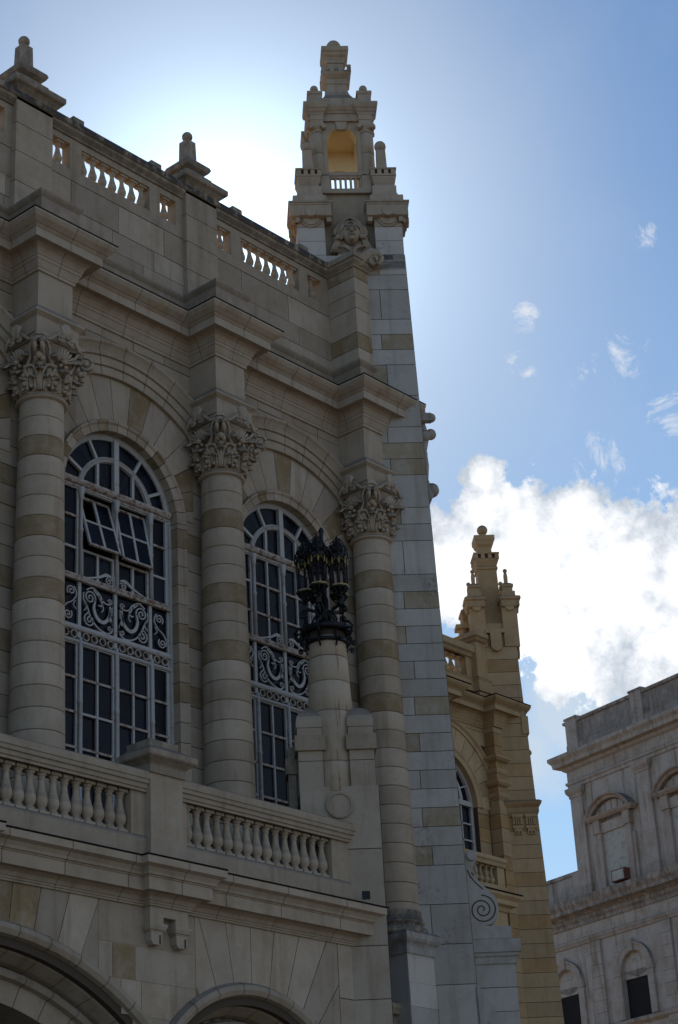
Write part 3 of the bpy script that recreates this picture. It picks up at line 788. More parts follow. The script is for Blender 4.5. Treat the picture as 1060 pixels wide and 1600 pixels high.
w1 = window(BAYS[1], seed=3); window(BAYS[2], seed=8, casements=False); window(BAYS[0], seed=5, casements=False)
# near-black panels behind the glass, the rooms' shade put into their colour
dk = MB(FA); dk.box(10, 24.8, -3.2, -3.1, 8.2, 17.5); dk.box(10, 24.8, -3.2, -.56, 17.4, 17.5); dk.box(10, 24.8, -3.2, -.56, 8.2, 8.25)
pbuild(dk, 'room_shade', [M_DARK])

# ---- parapet
PYB = -.08                                                   # parapet face
par = MB(FA)
TZ, BZ = 20.78, 20.28
COP = [(-.26, 20.90), (0, 20.90), (.03, 20.905), (.04, 20.94), (.08, 20.98), (.10, 21.0), (.10, 21.05), (.13, 21.06), (.13, 21.17), (.02, 21.21), (-.26, 21.21)]
par.m = 0
x_end = 23.85
openings = []
for ca in [x - .01 for x in (14.52, 18.36, 22.19)]:
    openings += [(ca - 1.41, ca - 1.03), (ca - .78, ca + .78), (ca + 1.03, ca + 1.41)]
# solid wall below
par.box(4, x_end, PYB - .21, PYB - .012, 18.1, BZ - .0, m=1)
zs = [18.1, 18.65, 19.10, 19.50, 20.06]
rects(par, 4, x_end, zs, PYB, (.9, 1.6), .05, .03)
par.box(4, x_end, PYB - .21, PYB + .0, 20.07, BZ, tone=(.5, .2, .15))
# pillars between openings and head band
xs = [4] + [x for o in openings for x in o] + [x_end]
for k in range(0, len(xs), 2): par.box(xs[k], xs[k + 1], PYB - .21, PYB, BZ, TZ, tone=(.5, .3, 0))
par.box(4, x_end, PYB - .21, PYB, TZ, 20.9, tone=(.5, .3, 0))
par.sweep(COP, [(4, PYB), (x_end, PYB)], tone=(.45, .3, .55))
par.sweep([(.131, 21.065), (.134, 21.07), (.134, 21.168), (.10, 21.18)], [(4, PYB), (x_end, PYB)], tone=(.2, .2, 1.6))
for ca in (14.52, 18.35, 22.18):
    for d in (-.90, .90): par.box(ca + d - .12, ca + d + .12, PYB - .35, PYB + .06, 21.2, 21.33, tone=(.4, .2, .6))
# plinth above the cornice
PLI = [(0, 18.15), (.03, 18.15), (.03, 18.42), (.055, 18.44), (.055, 18.48), (.02, 18.50), (.02, 18.74), (.05, 18.78), (.07, 18.82), (.07, 18.86), (.02, 18.90), (0, 18.90)]
ppath = [(4, PYB)]
for x in PIERS[:3]:
    c = x + PW / 2; ppath += [(c - .37, PYB), (c - .37, .70), (c + .37, .70), (c + .37, PYB)]
    par.box(c - .37, c + .37, PYB - .2, .70, 18.15, 18.87, tone=(.55, .2, .1))
ppath += [(23.8, PYB), (23.8, .58), (24.6, .58)]
par.sweep(PLI, ppath, tone=(.45, .25, .25))
parapet = pbuild(par, 'parapet', [M_STONE, M_MORT])
def baluster_mesh(h, R, sq, bot=None):
    mb = MB(lambda a, b, z: (a, -b, z)); T = (.7, .15, 0); mb.tone = T
    u = h
    mb.box(-sq, sq, -sq, sq, 0, .07 * u); mb.box(-sq, sq, -sq, sq, .925 * u, u)
    pr = [(.72, .07), (.80, .10), (.72, .135), (.52, .15), (.55, .17), (.88, .22), (1.0, .31), (.95, .39), (.72, .50), (.52, .64), (.46, .74), (.47, .80), (.60, .815), (.60, .84), (.48, .85), (.55, .87), (.78, .90), (.80, .925)]
    mb.lathe(0, 0, [(r * R, z * u) for r, z in pr], 16)
    return mb
bal = baluster_mesh(.50, .078, .078).build('baluster', M_STONE, parapet, loc=None)
first = True
for a0_, a1_ in openings:
    n = 7 if a1_ - a0_ > 1 else 1
    for k in range(n):
        x = a0_ + (a1_ - a0_) * (k + .5) / n
        loc = (x, .185, BZ)
        if first: bal.location = loc; first = False
        else: place(bal, loc, parent=parapet)
# parapet piers with caps and finials
def pier_mesh():
    mb = MB(lambda a, b, z: (a, -b, z))
    mb.box(-.375, .375, -.40, .02 - .012, 18.2, 21.2, m=1)
    for k, (z0, z1) in enumerate(zip([18.85, 19.42, 20.0, 20.55, 21.12], [19.42, 20.0, 20.55, 21.12, 21.2])):
        mb.box(-.375 - .008, .375 + .008, -.41, .02, z0 + G, z1 - G, (random.uniform(.3, .8), random.uniform(.1, .5), 0))
    mb.sweep([(0, 21.13), (.02, 21.13), (.04, 21.18), (.10, 21.24), (.15, 21.27), (.16, 21.30), (.16, 21.38), (.10, 21.44), (-.05, 21.50), (-.3, 21.52)],
             [(-.375, -.62), (-.375, .02), (.375, .02), (.375, -.62), (-.37, -.62)], (.45, .3, .5))
    mb.frus(0, -.30, .40, .30, 21.42, 21.53, tone=(.4, .2, .8)); return mb
def finial_mesh():
    mb = MB(lambda a, b, z: (a, -b, z)); T = (.4, .1, .55); mb.tone = T; c = -.30
    mb.stack(0, c, [(.30, 21.50), (.30, 21.58), (.20, 21.64), (.19, 21.70)])
    for p0, p1 in (((.20, 21.70), (.27, 21.74)), ((.27, 21.74), (.30, 21.80)), ((.30, 21.80), (.28, 21.86)), ((.28, 21.86), (.20, 21.92)), ((.20, 21.92), (.14, 22.0))):
        mb.frus(0, c, p0[0], p1[0], p0[1], p1[1])
    mb.frus(0, c, .115, .105, 22.0, 22.42); mb.lathe(0, c, [(.10, 22.42), (.06, 22.45), (.06, 22.48)], 10); mb.sphere(0, c, 22.55, .10, 12)
    return mb
pr0 = None
for x in PIERS[:3]:
    c = x + PW / 2 + .02
    if pr0 is None:
        pr0 = pbuild(pier_mesh(), 'parapet_pier', [M_STONE, M_MORT], loc=(c, 0, 0)); finial_mesh().build('finial', M_STONE, pr0)
    else: place(pr0, Vector((c, 0, 0)) - Vector(PAL.location), parent=PAL)

# ---- balcony
YB = 1.75
bl = MB(FA)
RAIL = [(0, 9.09), (.03, 9.09), (.03, 9.13), (.05, 9.135), (.055, 9.19), (.08, 9.20), (.085, 9.25), (.10, 9.26), (.10, 9.36), (.05, 9.39), (-.30, 9.39), (-.33, 9.36), (-.33, 9.09)]
PB = [(-.3, 8.16), (.03, 8.16), (.03, 8.43), (.02, 8.46), (0, 8.49), (-.3, 8.50)]
xR = 21.45
for a_, b_ in ((9.5, 17.19), (17.79, xR)):
    bl.sweep(RAIL, [(a_, YB), (b_, YB)], tone=(.5, .2, .12)); bl.sweep(PB, [(a_, YB), (b_, YB)], tone=(.55, .25, .1))
for a_, b_ in ((16.93, 17.2), (17.78, 17.97), (20.98, 21.40), (13.96, 14.2), (13.1, 13.36), (9.5, 10.4)): bl.box(a_, b_, YB - .26, YB - .01, 8.48, 9.1, tone=(.6, .3, 0))
for pc in (17.49, 13.66):
    bl.box(pc - .30, pc + .30, YB - .42, YB + .10, 8.2, 9.5, tone=(.65, .2, 0))
    bl.box(pc - .33, pc + .33, YB - .45, YB + .13, 8.16, 8.45, tone=(.6, .2, .1))
    bl.sweep([(0, 9.36), (.03, 9.36), (.035, 9.47), (.05, 9.49), (.10, 9.53), (.15, 9.56), (.16, 9.58), (.16, 9.65), (-.02, 9.76), (-.1, 9.77)],
             [(pc - .30, YB - .42), (pc - .30, YB + .10), (pc + .30, YB + .10), (pc + .30, YB - .42), (pc - .29, YB - .42)], tone=(.5, .15, .35))
    bl.box(pc - .27, pc + .27, YB - .40, YB + .06, 9.7, 9.86, tone=(.5, .1, .6))
balc = pbuild(bl, 'balcony', [M_STONE, M_MORT])
b2 = baluster_mesh(.60, .088, .082).build('baluster', M_STONE, balc); first = True
for xa, xb in ((10.4, 13.1), (14.2, 16.93), (17.97, 20.98)):
    n = 15 if xb > 20 else 14
    for k in range(n):
        loc = (xa + (xb - xa) * (k + .5) / n, -(YB - .13), 8.495)
        if first: b2.location = loc; first = False
        else: place(b2, loc, parent=balc)
# floor slab
fl = MB(FA); fl.box(4, 21.2, 0, YB - .05, 7.9, 8.17); fl.box(4, 21.1, 0.05, YB, 7.56, 7.6)
pbuild(fl, 'balcony_floor', [M_STONE])

# ---- portico wall with arches
YL = 1.73
lw = MB(FA)
ARC = [(14.50, 2.75, 3.45), (19.18, 4.60, 1.30), (9.82, 4.60, 1.30)]
def hh(x):
    h = 0.0
    for c, z, r in ARC:
        if abs(x - c) < r: h = max(h, z + math.sqrt(r * r - (x - c) ** 2))
    return h
xs = [4 + .06 * k for k in range(int((21.33 - 4) / .06) + 1)] + [21.33]
ARW = [(c, z, r + .55) for c, z, r in ARC]
def hw(x):
    h = 0.0
    for c, z, r in ARW:
        if abs(x - c) < r: h = max(h, z + math.sqrt(r * r - (x - c) ** 2))
    return h
for x0, x1 in zip(xs, xs[1:]): lw.prism([(x0, hw(x0)), (x1, hw(x1)), (x1, 7.6), (x0, 7.6)], YL - .5, YL - .012, m=1)
# stones
def keep(a0, a1, z0, z1): pass
voussoirs(lw, 14.50, 2.75, 4.2, 5.6, math.radians(58), math.radians(122), 12, YL, .03, .22, [(0, 1, 7.55), (1, 0, 16.35), (-1, 0, -12.65)])
voussoirs(lw, 19.18, 4.60, 2.07, 3.9, math.radians(14), math.radians(166), 16, YL, .03, .2, [(0, 1, 7.55), (1, 0, 21.0), (-1, 0, -18.1)])
for a_, b_, z0, z1 in ((16.36, 18.09, 7.0, 7.55), (16.6, 17.0, 6.55, 7.0), (17.0, 18.09, 6.55, 7.0), (16.36, 16.6, 6.55, 7.0),  (16.75, 17.1, 6.1, 6.55), (17.1, 17.62, 6.1, 6.55), (16.95, 17.3, 5.6, 6.1), (21.01, 21.33, 6.75, 7.55), (21.01, 21.33, 6.0, 6.75), (21.01, 21.33, 5.2, 6.0)):
    block(lw, a_, b_, z0, z1, YL, .03, rt(.15))
rects(lw, 4.0, 8.2, [5.4, 6.1, 6.8, 7.55], YL, (.8, 1.2), .15)
voussoirs(lw, 9.82, 4.60, 2.07, 3.9, math.radians(14), math.radians(166), 16, YL, .03, .2, [(0, 1, 7.55), (1, 0, 10.9), (-1, 0, -8.2)])
for a_, b_, z0, z1 in ((10.9, 12.64, 7.0, 7.55), (10.9, 12.64, 6.55, 7.0), (11.3, 12.2, 6.1, 6.55)): block(lw, a_, b_, z0, z1, YL, .03, rt(.15))
for k in range(40):                                         # spandrel stone between the two arches
    x0, x1 = 16.0 + .055 * k, 16.0 + .055 * (k + 1)
    def hb(x): return max(2.75 + math.sqrt(4.21 ** 2 - (x - 14.5) ** 2), (4.6 + math.sqrt(max(0, 2.06 ** 2 - (x - 19.18) ** 2))) if x > 17.15 else 0, 4.5)
    lw.prism([(x0, hb(x0)), (x1, hb(x1)), (x1, 7.5), (x0, 7.5)], YL - .3, YL - .006, (.5, .2, 0))
    lw.prism([(29 - x1, hb(x1)), (29 - x0, hb(x0)), (29 - x0, 7.5), (29 - x1, 7.5)], YL - .3, YL - .006, (.5, .2, 0))
# arch mouldings
for c, z, r in ARC:
    R_ = r + .83
    A = [(R_ + .03, YL - .02), (R_ + .02, YL + .02), (R_ - .02, YL + .08), (R_ - .09, YL + .10), (R_ - .15, YL + .06), (R_ - .17, YL - .02), (R_ - .22, YL - .05), (R_ - .30, YL - .14), (R_ - .37, YL - .30), (R_ - .40, YL - .42),
         (R_ - .43, YL - .43), (R_ - .43, YL - .33), (R_ - .46, YL - .27), (R_ - .51, YL - .25), (R_ - .55, YL - .28), (R_ - .57, YL - .36), (R_ - .60, YL - .37), (r, YL - .42), (r, YL - 1.4)]
    lw.arc(c, z, A, .05, PI - .05, 64, tone=(.55, .2, 0), smooth=False)
    lw.arc(c, z, [(R_ - .37, YL - .335), (R_ - .40, YL - .41), (R_ - .435, YL - .415)], .05, PI - .05, 64, tone=(.3, 0, 1.0), caps=False)
    nj = int(R_ * PI / .50)
    for k in range(1, nj): t = PI * k / nj; lw.arc(c, z, [(q + (.002 if i < 3 else -.002), b_ + .003) for i, (q, b_) in enumerate(A[:-1])], t, t + .010 / R_, 1, m=1, caps=False)
# bracket under the ressaut
for a_, b_ in ((17.16, 17.40), (17.62, 17.86)):
    lw.box(a_, b_, YL - .1, YL + .12, 7.2, 7.6, tone=(.6, .1, 0))
    lw.sweep([(0, 7.22), (.02, 7.22), (.04, 7.27), (.04, 7.30), (0, 7.31)], [(a_, YL), (a_, YL + .12), (b_, YL + .12), (b_, YL)], tone=(.55, .1, 0))
    lw.prism([(a_ + .02, 7.22), (b_ - .02, 7.22), (b_ - .02, 7.08), (b_ - .06, 7.03), (a_ + .06, 7.03), (a_ + .02, 7.08)], YL - .05, YL + .115, tone=(.6, .1, 0))
    lw.box(b_ - .075, b_ - .055, YL + .10, YL + .125, 7.04, 7.16, m=1)
lw.box(17.40, 17.62, YL - .1, YL + .12, 7.40, 7.6, tone=(.6, .1, 0))
pbuild(lw, 'portico_wall', [M_STONE, M_MORT])
BC = [(0, 7.53), (.03, 7.53), (.03, 7.555), (.045, 7.56), (.045, 7.585), (.06, 7.59), (.085, 7.64), (.14, 7.675), (.155, 7.68), (.235, 7.675), (.235, 7.84), (.25, 7.845), (.25, 7.86), (.275, 7.865), (.285, 7.90), (.32, 7.95), (.375, 7.975), (.385, 7.98), (.385, 8.075), (0, 8.10)]
bc = MB(FA)
bpath = [(4, YL), (13.33, YL), (13.33, YL + .12), (14.02, YL + .12), (14.02, YL), (17.16, YL), (17.16, YL + .12), (17.86, YL + .12), (17.86, YL), (21.33, YL)]
def sweep_cut(mb, prof, path, cut, **kw):                    # the last segment stops on the 45-degree face
    mb.sweep(prof, path, **kw)
rows_path = bpath[:-1]
bc.sweep(BC, bpath[:-1] + [(21.0, YL)], tone=(.55, .25, 0)); jointmarks(bc, BC, bpath, 1.1)
bc.sweep([(0, 8.105), (.392, 8.08), (.392, 8.10), (0, 8.15)], bpath[:-1] + [(21.0, YL)], m=2)
# last run, its end following the turned corner pier (a - b = 19.6)
r0 = [bc.P(21.0, YL + p_, z_) for p_, z_ in BC]; r1 = [bc.P(19.62 + YL + p_, YL + p_, z_) for p_, z_ in BC]
for j in range(len(BC) - 1): bc.face([r0[j], r0[j + 1], r1[j + 1], r1[j]], False, (.55, .25, 0))
FLs = [(0, 8.105), (.392, 8.08), (.392, 8.10), (0, 8.15)]
r0 = [bc.P(21.0, YL + p_, z_) for p_, z_ in FLs]; r1 = [bc.P(19.66 + YL + p_, YL + p_, z_) for p_, z_ in FLs]
for j in range(3): bc.face([r0[j], r0[j + 1], r1[j + 1], r1[j]], False, None, 2)
pbuild(bc, 'balcony_cornice', [M_STONE, M_MORT, M_LEAD])
# near-black wall inside the porch, its deep shade put into the colour
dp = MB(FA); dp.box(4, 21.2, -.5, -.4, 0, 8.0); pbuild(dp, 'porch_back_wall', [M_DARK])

# ---- turned corner pier carrying the lamp column
VF = 19.6 / R2
FL = mkS(0, VF)                                             # a = s, b = towards viewer
lp = MB(FL)
lp.box(15.64, 16.86, -.9, -.012, 0, 9.90, m=1)
zl = [0, 1.2, 2.4, 3.6, 4.4, 5.2, 5.98, 6.75, 7.53, 8.27 + .0, 8.99, 9.98]
for k, (z0, z1) in enumerate(zip(zl, zl[1:])):
    if abs(z1 - 8.27) < .01 or abs(z0 - 8.27) < .01:
        if abs(z0 - 8.27) < .01: continue
        z1 = 8.99
    block(lp, 15.64, 16.855, z0, z1, 0, .03, rt(.0, .6, .3))
for a_ in (15.64, 16.43):
    a1_ = a_ + .39
    lp.box(a_ + .012, a1_ - .012, -.45, -.012, 9.9, 10.8, m=1)
    for z0, z1 in ((9.9, 10.385), (10.385, 10.56)): block(lp, a_, a1_, z0, z1, 0, .45, (.6, .15, 0))
    lp.box(a_ - .04, a1_ + .04, -.48, .045, 10.55, 10.79, tone=(.6, .35, .1))
    lp.box(a_ + .0, a1_ - .0, -.44, .0, 10.79, 10.92, tone=(.6, .2, .0))
    lp.box(a_ + .02, a1_ - .02, -.42, -.02, 10.915, 10.935, m=1)
    c = (a_ + a1_) / 2; h = .20
    rows = [(1.02, 10.935), (1.04, 10.99), (1.02, 11.05), (.94, 11.12), (.77, 11.19), (.50, 11.245), (.22, 11.28), (.03, 11.30)]
    for (h0, z0), (h1, z1) in zip(rows, rows[1:]): lp.frus(c, -.22, h * h0, h * h1, z0, z1, tone=(.7, .05, 0.05))
# rear left post seen past the front one
lp.box(15.50, 15.62, -.75, -.4, 8.2, 10.75, tone=(.4, .2, .4)); lp.box(15.46, 15.64, -.8, -.36, 10.3, 10.55, tone=(.4, .2, .5))
lp.box(16.02, 16.44, -.55, -.10, 9.9, 9.99, tone=(.6, .3, 0))
lpo = pbuild(lp, 'lamp_pier', [M_STONE, M_MORT])
md = MB(FL)
pts = lambda r, n=32: [(16.24 + r * math.cos(2 * PI * k / n), 9.67 + r * math.sin(2 * PI * k / n)) for k in range(n)]
q_ = pts(.205, 40); r_ = pts(.172, 40)
for k in range(40):
    n_ = (k + 1) % 40; md.prism([q_[k], q_[n_], r_[n_], r_[k]], 0, .045, (.5, .3, 0))
md.prism(pts(.19), 0, .012, (.6, .3, 0)); md.prism(pts(.178), .0, .006 + .02, (.75, .2, 0))
md.build('medallion', [M_STONE, M_MORT], lpo)
sh = MB(FL); bc_ = -.35; sc_ = 16.20
Rl = lambda z: .365 - .048 * max(0, z - 10.9) / 1.2
zj = [9.9, 10.39, 11.22, 11.72, 12.14, 12.6]
for z0, z1 in zip(zj, zj[1:]):
    sh.lathe(sc_, bc_, [(Rl(z0) - .012, z0), (Rl(z0), z0 + .012), (Rl(z1), z1 - .012), (Rl(z1) - .012, z1)], 32, (random.uniform(.5, .9), random.uniform(.1, .4), 0))
sh.lathe(sc_, bc_, [(.345, 9.9), (.300, 12.58)], 32, m=1)
sh.box(16.03, 16.42, -.3, -.06, 9.98, 11.0, tone=(.5, .3, 0))
sh.build('lamp_column', [M_RUSTST, M_MORT], lpo)
ve = MB(FL); ve.box(16.505, 16.625, -.05, .008, 8.22, 8.345, m=0); ve.build('vent', [M_IRON], lpo)

# ---- corner tower
tw = MB(FT)
edge = lambda z: 1.02 + max(0, 22.0 - z) * .0183             # slight batter of the shaft
def shaft(mb, z0, z1, m, inset, top=None):
    a0_, a1_ = edge(z0) - inset, edge(z1) - inset
    bb0, bb1 = 1.02 - inset, 1.02 - inset
    i = [mb.P(*q) for q in ((-.27, -1.2, z0), (a0_, -1.2, z0), (a0_, bb0, z0), (-.27, bb0, z0), (-.27, -1.2, z1), (a1_, -1.2, z1), (a1_, bb1, z1), (-.27, bb1, z1))]
    for q in ((0, 1, 5, 4), (1, 2, 6, 5), (2, 3, 7, 6), (3, 0, 4, 7), (4, 5, 6, 7), (3, 2, 1, 0)): mb.face([i[k] for k in q], False, (.4, .3, 0), m)
shaft(tw, 0, 21.34, 1, .012)
zt = courses(5.4, 21.34)
# merge a few courses so heights vary like the photograph
drop = {round(jz(k), 3) for k in (1, 5, 10, -17, -19, -21, -23, 12, 17)}
zt = [z for z in zt if round(z, 3) not in drop]
rt_ = random.Random(5); nh = 0
for k, (z0, z1) in enumerate(zip(zt, zt[1:])):
    e1 = edge((z0 + z1) / 2); left = -.28
    xs_ = [left, e1]
    if k % 2: xs_ = [left, .42 + rt_.uniform(-.07, .07) + (e1 - 1.02), e1]
    for j, (x0, x1) in enumerate(zip(xs_, xs_[1:])):
        nh = (nh + 1) if len(xs_) == 3 else nh
        tan = (len(xs_) == 3 and nh % 3 == 0 and z0 > 8.0) or (len(xs_) == 2 and any(abs(z0 - q_) < .17 for q_ in (21.0, 19.9, 18.45, 17.0)))
        tn = (rt_.uniform(.25, .95), .95 if tan else rt_.uniform(0, .12), 0)
        g0 = edge(z0) - e1 if j == len(xs_) - 2 else 0; g1 = edge(z1) - e1 if j == len(xs_) - 2 else 0
        i = [tw.P(*q) for q in ((x0 + G, 1.0, z0 + G), (x1 - G + g0, 1.0, z0 + G), (x1 - G + g0, 1.02, z0 + G), (x0 + G, 1.02, z0 + G), (x0 + G, 1.0, z1 - G), (x1 - G + g1, 1.0, z1 - G), (x1 - G + g1, 1.02, z1 - G), (x0 + G, 1.02, z1 - G))]
        for q in ((0, 1, 5, 4), (1, 2, 6, 5), (2, 3, 7, 6), (3, 0, 4, 7), (4, 5, 6, 7), (3, 2, 1, 0)): tw.face([i[n_] for n_ in q], False, tn, 0)
    # side face stones (seen from a step to the right)
    tw.quad([(edge(z0), 1.018, z0 + G), (edge(z0), -1.2, z0 + G), (edge(z1), -1.2, z1 - G), (edge(z1), 1.018, z1 - G)], tone=rt(.1))
# wider foot
ft = [(1.38, 0), (1.38 + .17, 0), (1.38 + .17, 7.12), (1.42, 7.30), (1.36, 7.45)]
tw.prism([(1.25, 0), (1.55, 0), (1.55, 7.08), (1.50, 7.12), (1.40, 7.24), (1.32, 7.42), (1.25, 7.42)], -1.2, 1.02, (.6, 0, .1))
tw.box(-1.0, 1.0, -1.2, .97, 21.19, 21.33, tone=(.6, 0, 0)); tw.box(-1.0, -.27, .9, 1.015, 21.19, 21.33, tone=(.7, 0, 0))
TWR = pbuild(tw, 'corner_tower', [M_TOWER, M_MORT])
# projecting angle block beside the tower at parapet level
ab = MB(FA)
ab.prismz([(23.8, -.6), (23.8, .568), (24.75, .568), (24.75, -.6)], 18.2, 20.92, m=1)
zz_ = [18.2, 18.49, 18.82, 19.15, 19.48, 20.01, 20.34, 20.68, 20.92]
for k, (z0, z1) in enumerate(zip(zz_, zz_[1:])):
    tn = (random.uniform(.5, .9), .95 if k in (3, 7) else .1, 0)
    ab.prismz([(23.79, -.6), (23.79, .58), (24.75, .58), (24.75, -.6)], z0 + G, z1 - G, tn)
cop2 = [(p_, z_ + .0) for p_, z_ in COP]
ab.sweep([(0, 20.90), (.03, 20.905), (.04, 20.94), (.08, 20.98), (.10, 21.0), (.10, 21.05), (.13, 21.06), (.13, 21.17), (.02, 21.21), (-.3, 21.22)], [(23.8, -.5), (23.8, .58), (24.35, .58)], tone=(.45, .3, .3))
ab.prismz([(23.82, -.5), (23.82, .56), (24.5, .56), (24.5, -.5)], 20.9, 21.30, (.5, .2, .3))
# rolled scroll end of the moulding
sc1 = MB(FT)
for (r0_, b0_) in ((.0, 1.05), (.0, 1.10), (.0, 1.15)): pass
for q, (off, rr) in enumerate(((0, .055), (.075, .05), (.15, .045))):
    pts_ = [(-.10, 1.30 - .02 * q, 21.16 - off), (.02, 1.28, 21.12 - off), (.14, 1.24, 21.14 - off), (.24, 1.22, 21.24 - off * .8), (.36, 1.20, 21.33 - off * .6), (.48, 1.18, 21.30 - off * .3), (.54, 1.17, 21.18)]
    sc1.tube(pts_, rr, 8, (.6, .1, .05))
sp = spiral(.42, 21.14, .15, 1.3, 24, .6, -1)
sc1.tube([(x, 1.17, z) for x, z in sp], .045, 8, (.6, .1, .05))
sc1.prism([(.42 + .13 * math.cos(t * .4), 21.14 + .13 * math.sin(t * .4)) for t in range(16)], 1.02, 1.17, (.6, .1, 0))
pbuild(ab, 'angle_block', [M_STONE, M_MORT]); sc1.build('scroll_ornament', [M_STONE], TWR, loc=-Vector((0, 0, 0)))

# turret
tu = MB(FT)
# recessed core of the pier stage
tu.box(-.78, .78, -.78, .78, 21.0, 22.92, tone=(.5, .45, .1))
for k in range(4):
    F = rot4(FT, k); tu.F = F
    # corner pier (one per turn)
    for z0, z1 in ((21.0, 21.03), (21.03, 21.34), (21.34, 21.66), (21.66, 21.975)):
        tu.box(.485, 1.02, .485, 1.02, z0 + .004, z1 - .004, tone=(random.uniform(.5, .9), 0, 0), m=2)
    tu.box(.497, 1.01, .497, 1.01, 21.0, 22.2, m=1)
    tu.box(.485, 1.02, .485, 1.02, 21.98, 22.15, tone=(.6, .1, 0))
    tu.frus(.745, .745, .285, .40, 22.15, 22.17); tu.box(.345, 1.145, .345, 1.145, 22.17, 22.40, tone=(.55, .2, 0))
    tu.stack(.745, .745, [(.400, 22.40), (.412, 22.42), (.412, 22.455), (.43, 22.46), (.43, 22.49), (.42, 22.50)], tone=(.5, .3, .1))
    # lunette and disc on both outer faces
    for sw in (0, 1):
        def Fd(a, b, z, F=F, sw=sw): return F(a, b, z) if not sw else F(b, a, z)
        tu.F = Fd
        tu.prism([(.745 + .20 * math.cos(t), 22.17 + .20 * math.sin(t)) for t in [PI + PI * q / 14 for q in range(15)]], 1.0, 1.05, (.6, .15, 0))
        tu.prism([(.745 + .16 * math.cos(t), 22.17 + .16 * math.sin(t)) for t in [PI + PI * q / 14 for q in range(15)]], 1.05, 1.075, (.6, .15, 0))
        tu.prism([(.745 + .20 * math.cos(t), 22.17 + .20 * math.sin(t)) for t in [PI * q / 14 for q in range(15)]], 1.10, 1.16, (.6, .15, 0))
        tu.prism([(.745 + .11 * math.cos(t), 22.25 + .11 * math.sin(t)) for t in [2 * PI * q / 20 for q in range(20)]], 1.10, 1.185, (.6, .15, 0))
        for sx in (.40, 1.0): tu.box(sx - .045, sx + .045, 1.0, 1.10, 22.06, 22.17, tone=(.6, .15, 0))
    tu.F = F
    tu.box(.43, 1.078, .43, 1.078, 22.50, 22.68, tone=(.6, .1, 0)); tu.box(.48, .985, .48, .985, 22.68, 22.78, tone=(.5, .2, 0))
    tu.box(.50, .97, .50, .97, 22.78, 22.97, tone=(.6, .1, 0))
    # crenellated box
    cc = .735
    tu.stack(cc, cc, [(.20, 22.97), (.185, 23.03), (.20, 23.06), (.235, 23.16), (.235, 23.20), (.25, 23.20), (.25, 23.24)], tone=(.6, .2, 0))
    tu.box(cc - .21, cc + .21, cc - .21, cc + .21, 23.24, 23.36, m=1)
    for q in range(4):
        x = cc - .25 + .02 + q * (.50 - .10) / 3 + .01
        for sgn in (-1, 1):
            tu.box(x - .03, x + .05, cc + sgn * .23 - .02, cc + sgn * .23 + .02, 23.24, 23.345, tone=(.55, .2, 0)); tu.box(cc + sgn * .23 - .02, cc + sgn * .23 + .02, x - .03, x + .05, 23.24, 23.345, tone=(.55, .2, 0))
    tu.box(cc - .26, cc + .26, cc - .26, cc + .26, 23.345, 23.38, tone=(.5, .2, .2))
    # bollard
    tu.frus(cc, cc, .10, .088, 23.38, 23.93, tone=(.6, .2, 0)); tu.lathe(cc, cc, [(.10, 23.93), (.06, 23.95), (.07, 23.97)], 10); tu.sphere(cc, cc, 24.05, .118, 14, (.6, .2, 0))
    # pierced balustrade between corners
    tu.box(-.49, .49, .70, .86, 22.88, 22.98, tone=(.5, .2, .1)); tu.box(-.49, .49, .72, .84, 23.30, 23.38, tone=(.5, .2, .1))
    for q in range(7):
        x = -.305 + q * .61 / 6; tu.box(x - .020, x + .020, .74, .82, 22.98, 23.26, tone=(.6, .2, 0))
    for q in range(6):
        x = -.305 + (q + .5) * .61 / 6
        tu.prism([(x - .051, 23.31), (x - .051, 23.22), (x - .03, 23.25), (x, 23.262), (x + .03, 23.25), (x + .051, 23.22), (x + .051, 23.31)], .74, .82, (.6, .2, 0))
    for sg in (-1, 1): tu.box(*sorted((sg * .32, sg * .50)), .72, .84, 22.9, 23.33, tone=(.6, .2, 0))
    # aedicule: corner mass, engaged columns, arch
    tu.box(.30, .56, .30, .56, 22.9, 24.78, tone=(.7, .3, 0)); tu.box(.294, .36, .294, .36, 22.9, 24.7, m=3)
    for q in range(12):                                     # arched head between the corners
        t0, t1 = PI * q / 12, PI * (q + 1) / 12
        x0, x1 = .30 * math.cos(t1), .30 * math.cos(t0)
        tu.prism([(x0, 24.36 + .30 * math.sin(t1)), (x1, 24.36 + .30 * math.sin(t0)), (x1, 24.80), (x0, 24.80)], .36, .55, (.7, .3, 0))
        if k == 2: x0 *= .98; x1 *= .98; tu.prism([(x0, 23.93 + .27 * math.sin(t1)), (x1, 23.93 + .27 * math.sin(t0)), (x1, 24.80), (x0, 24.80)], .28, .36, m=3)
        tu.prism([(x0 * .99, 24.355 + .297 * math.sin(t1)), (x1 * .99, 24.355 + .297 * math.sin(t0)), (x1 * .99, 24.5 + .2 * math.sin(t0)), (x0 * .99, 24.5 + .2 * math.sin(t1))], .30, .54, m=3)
    tu.prism([(-.085, 24.60), (.085, 24.60), (.12, 24.785), (-.12, 24.785)], .5, .585, (.7, .2, 0))
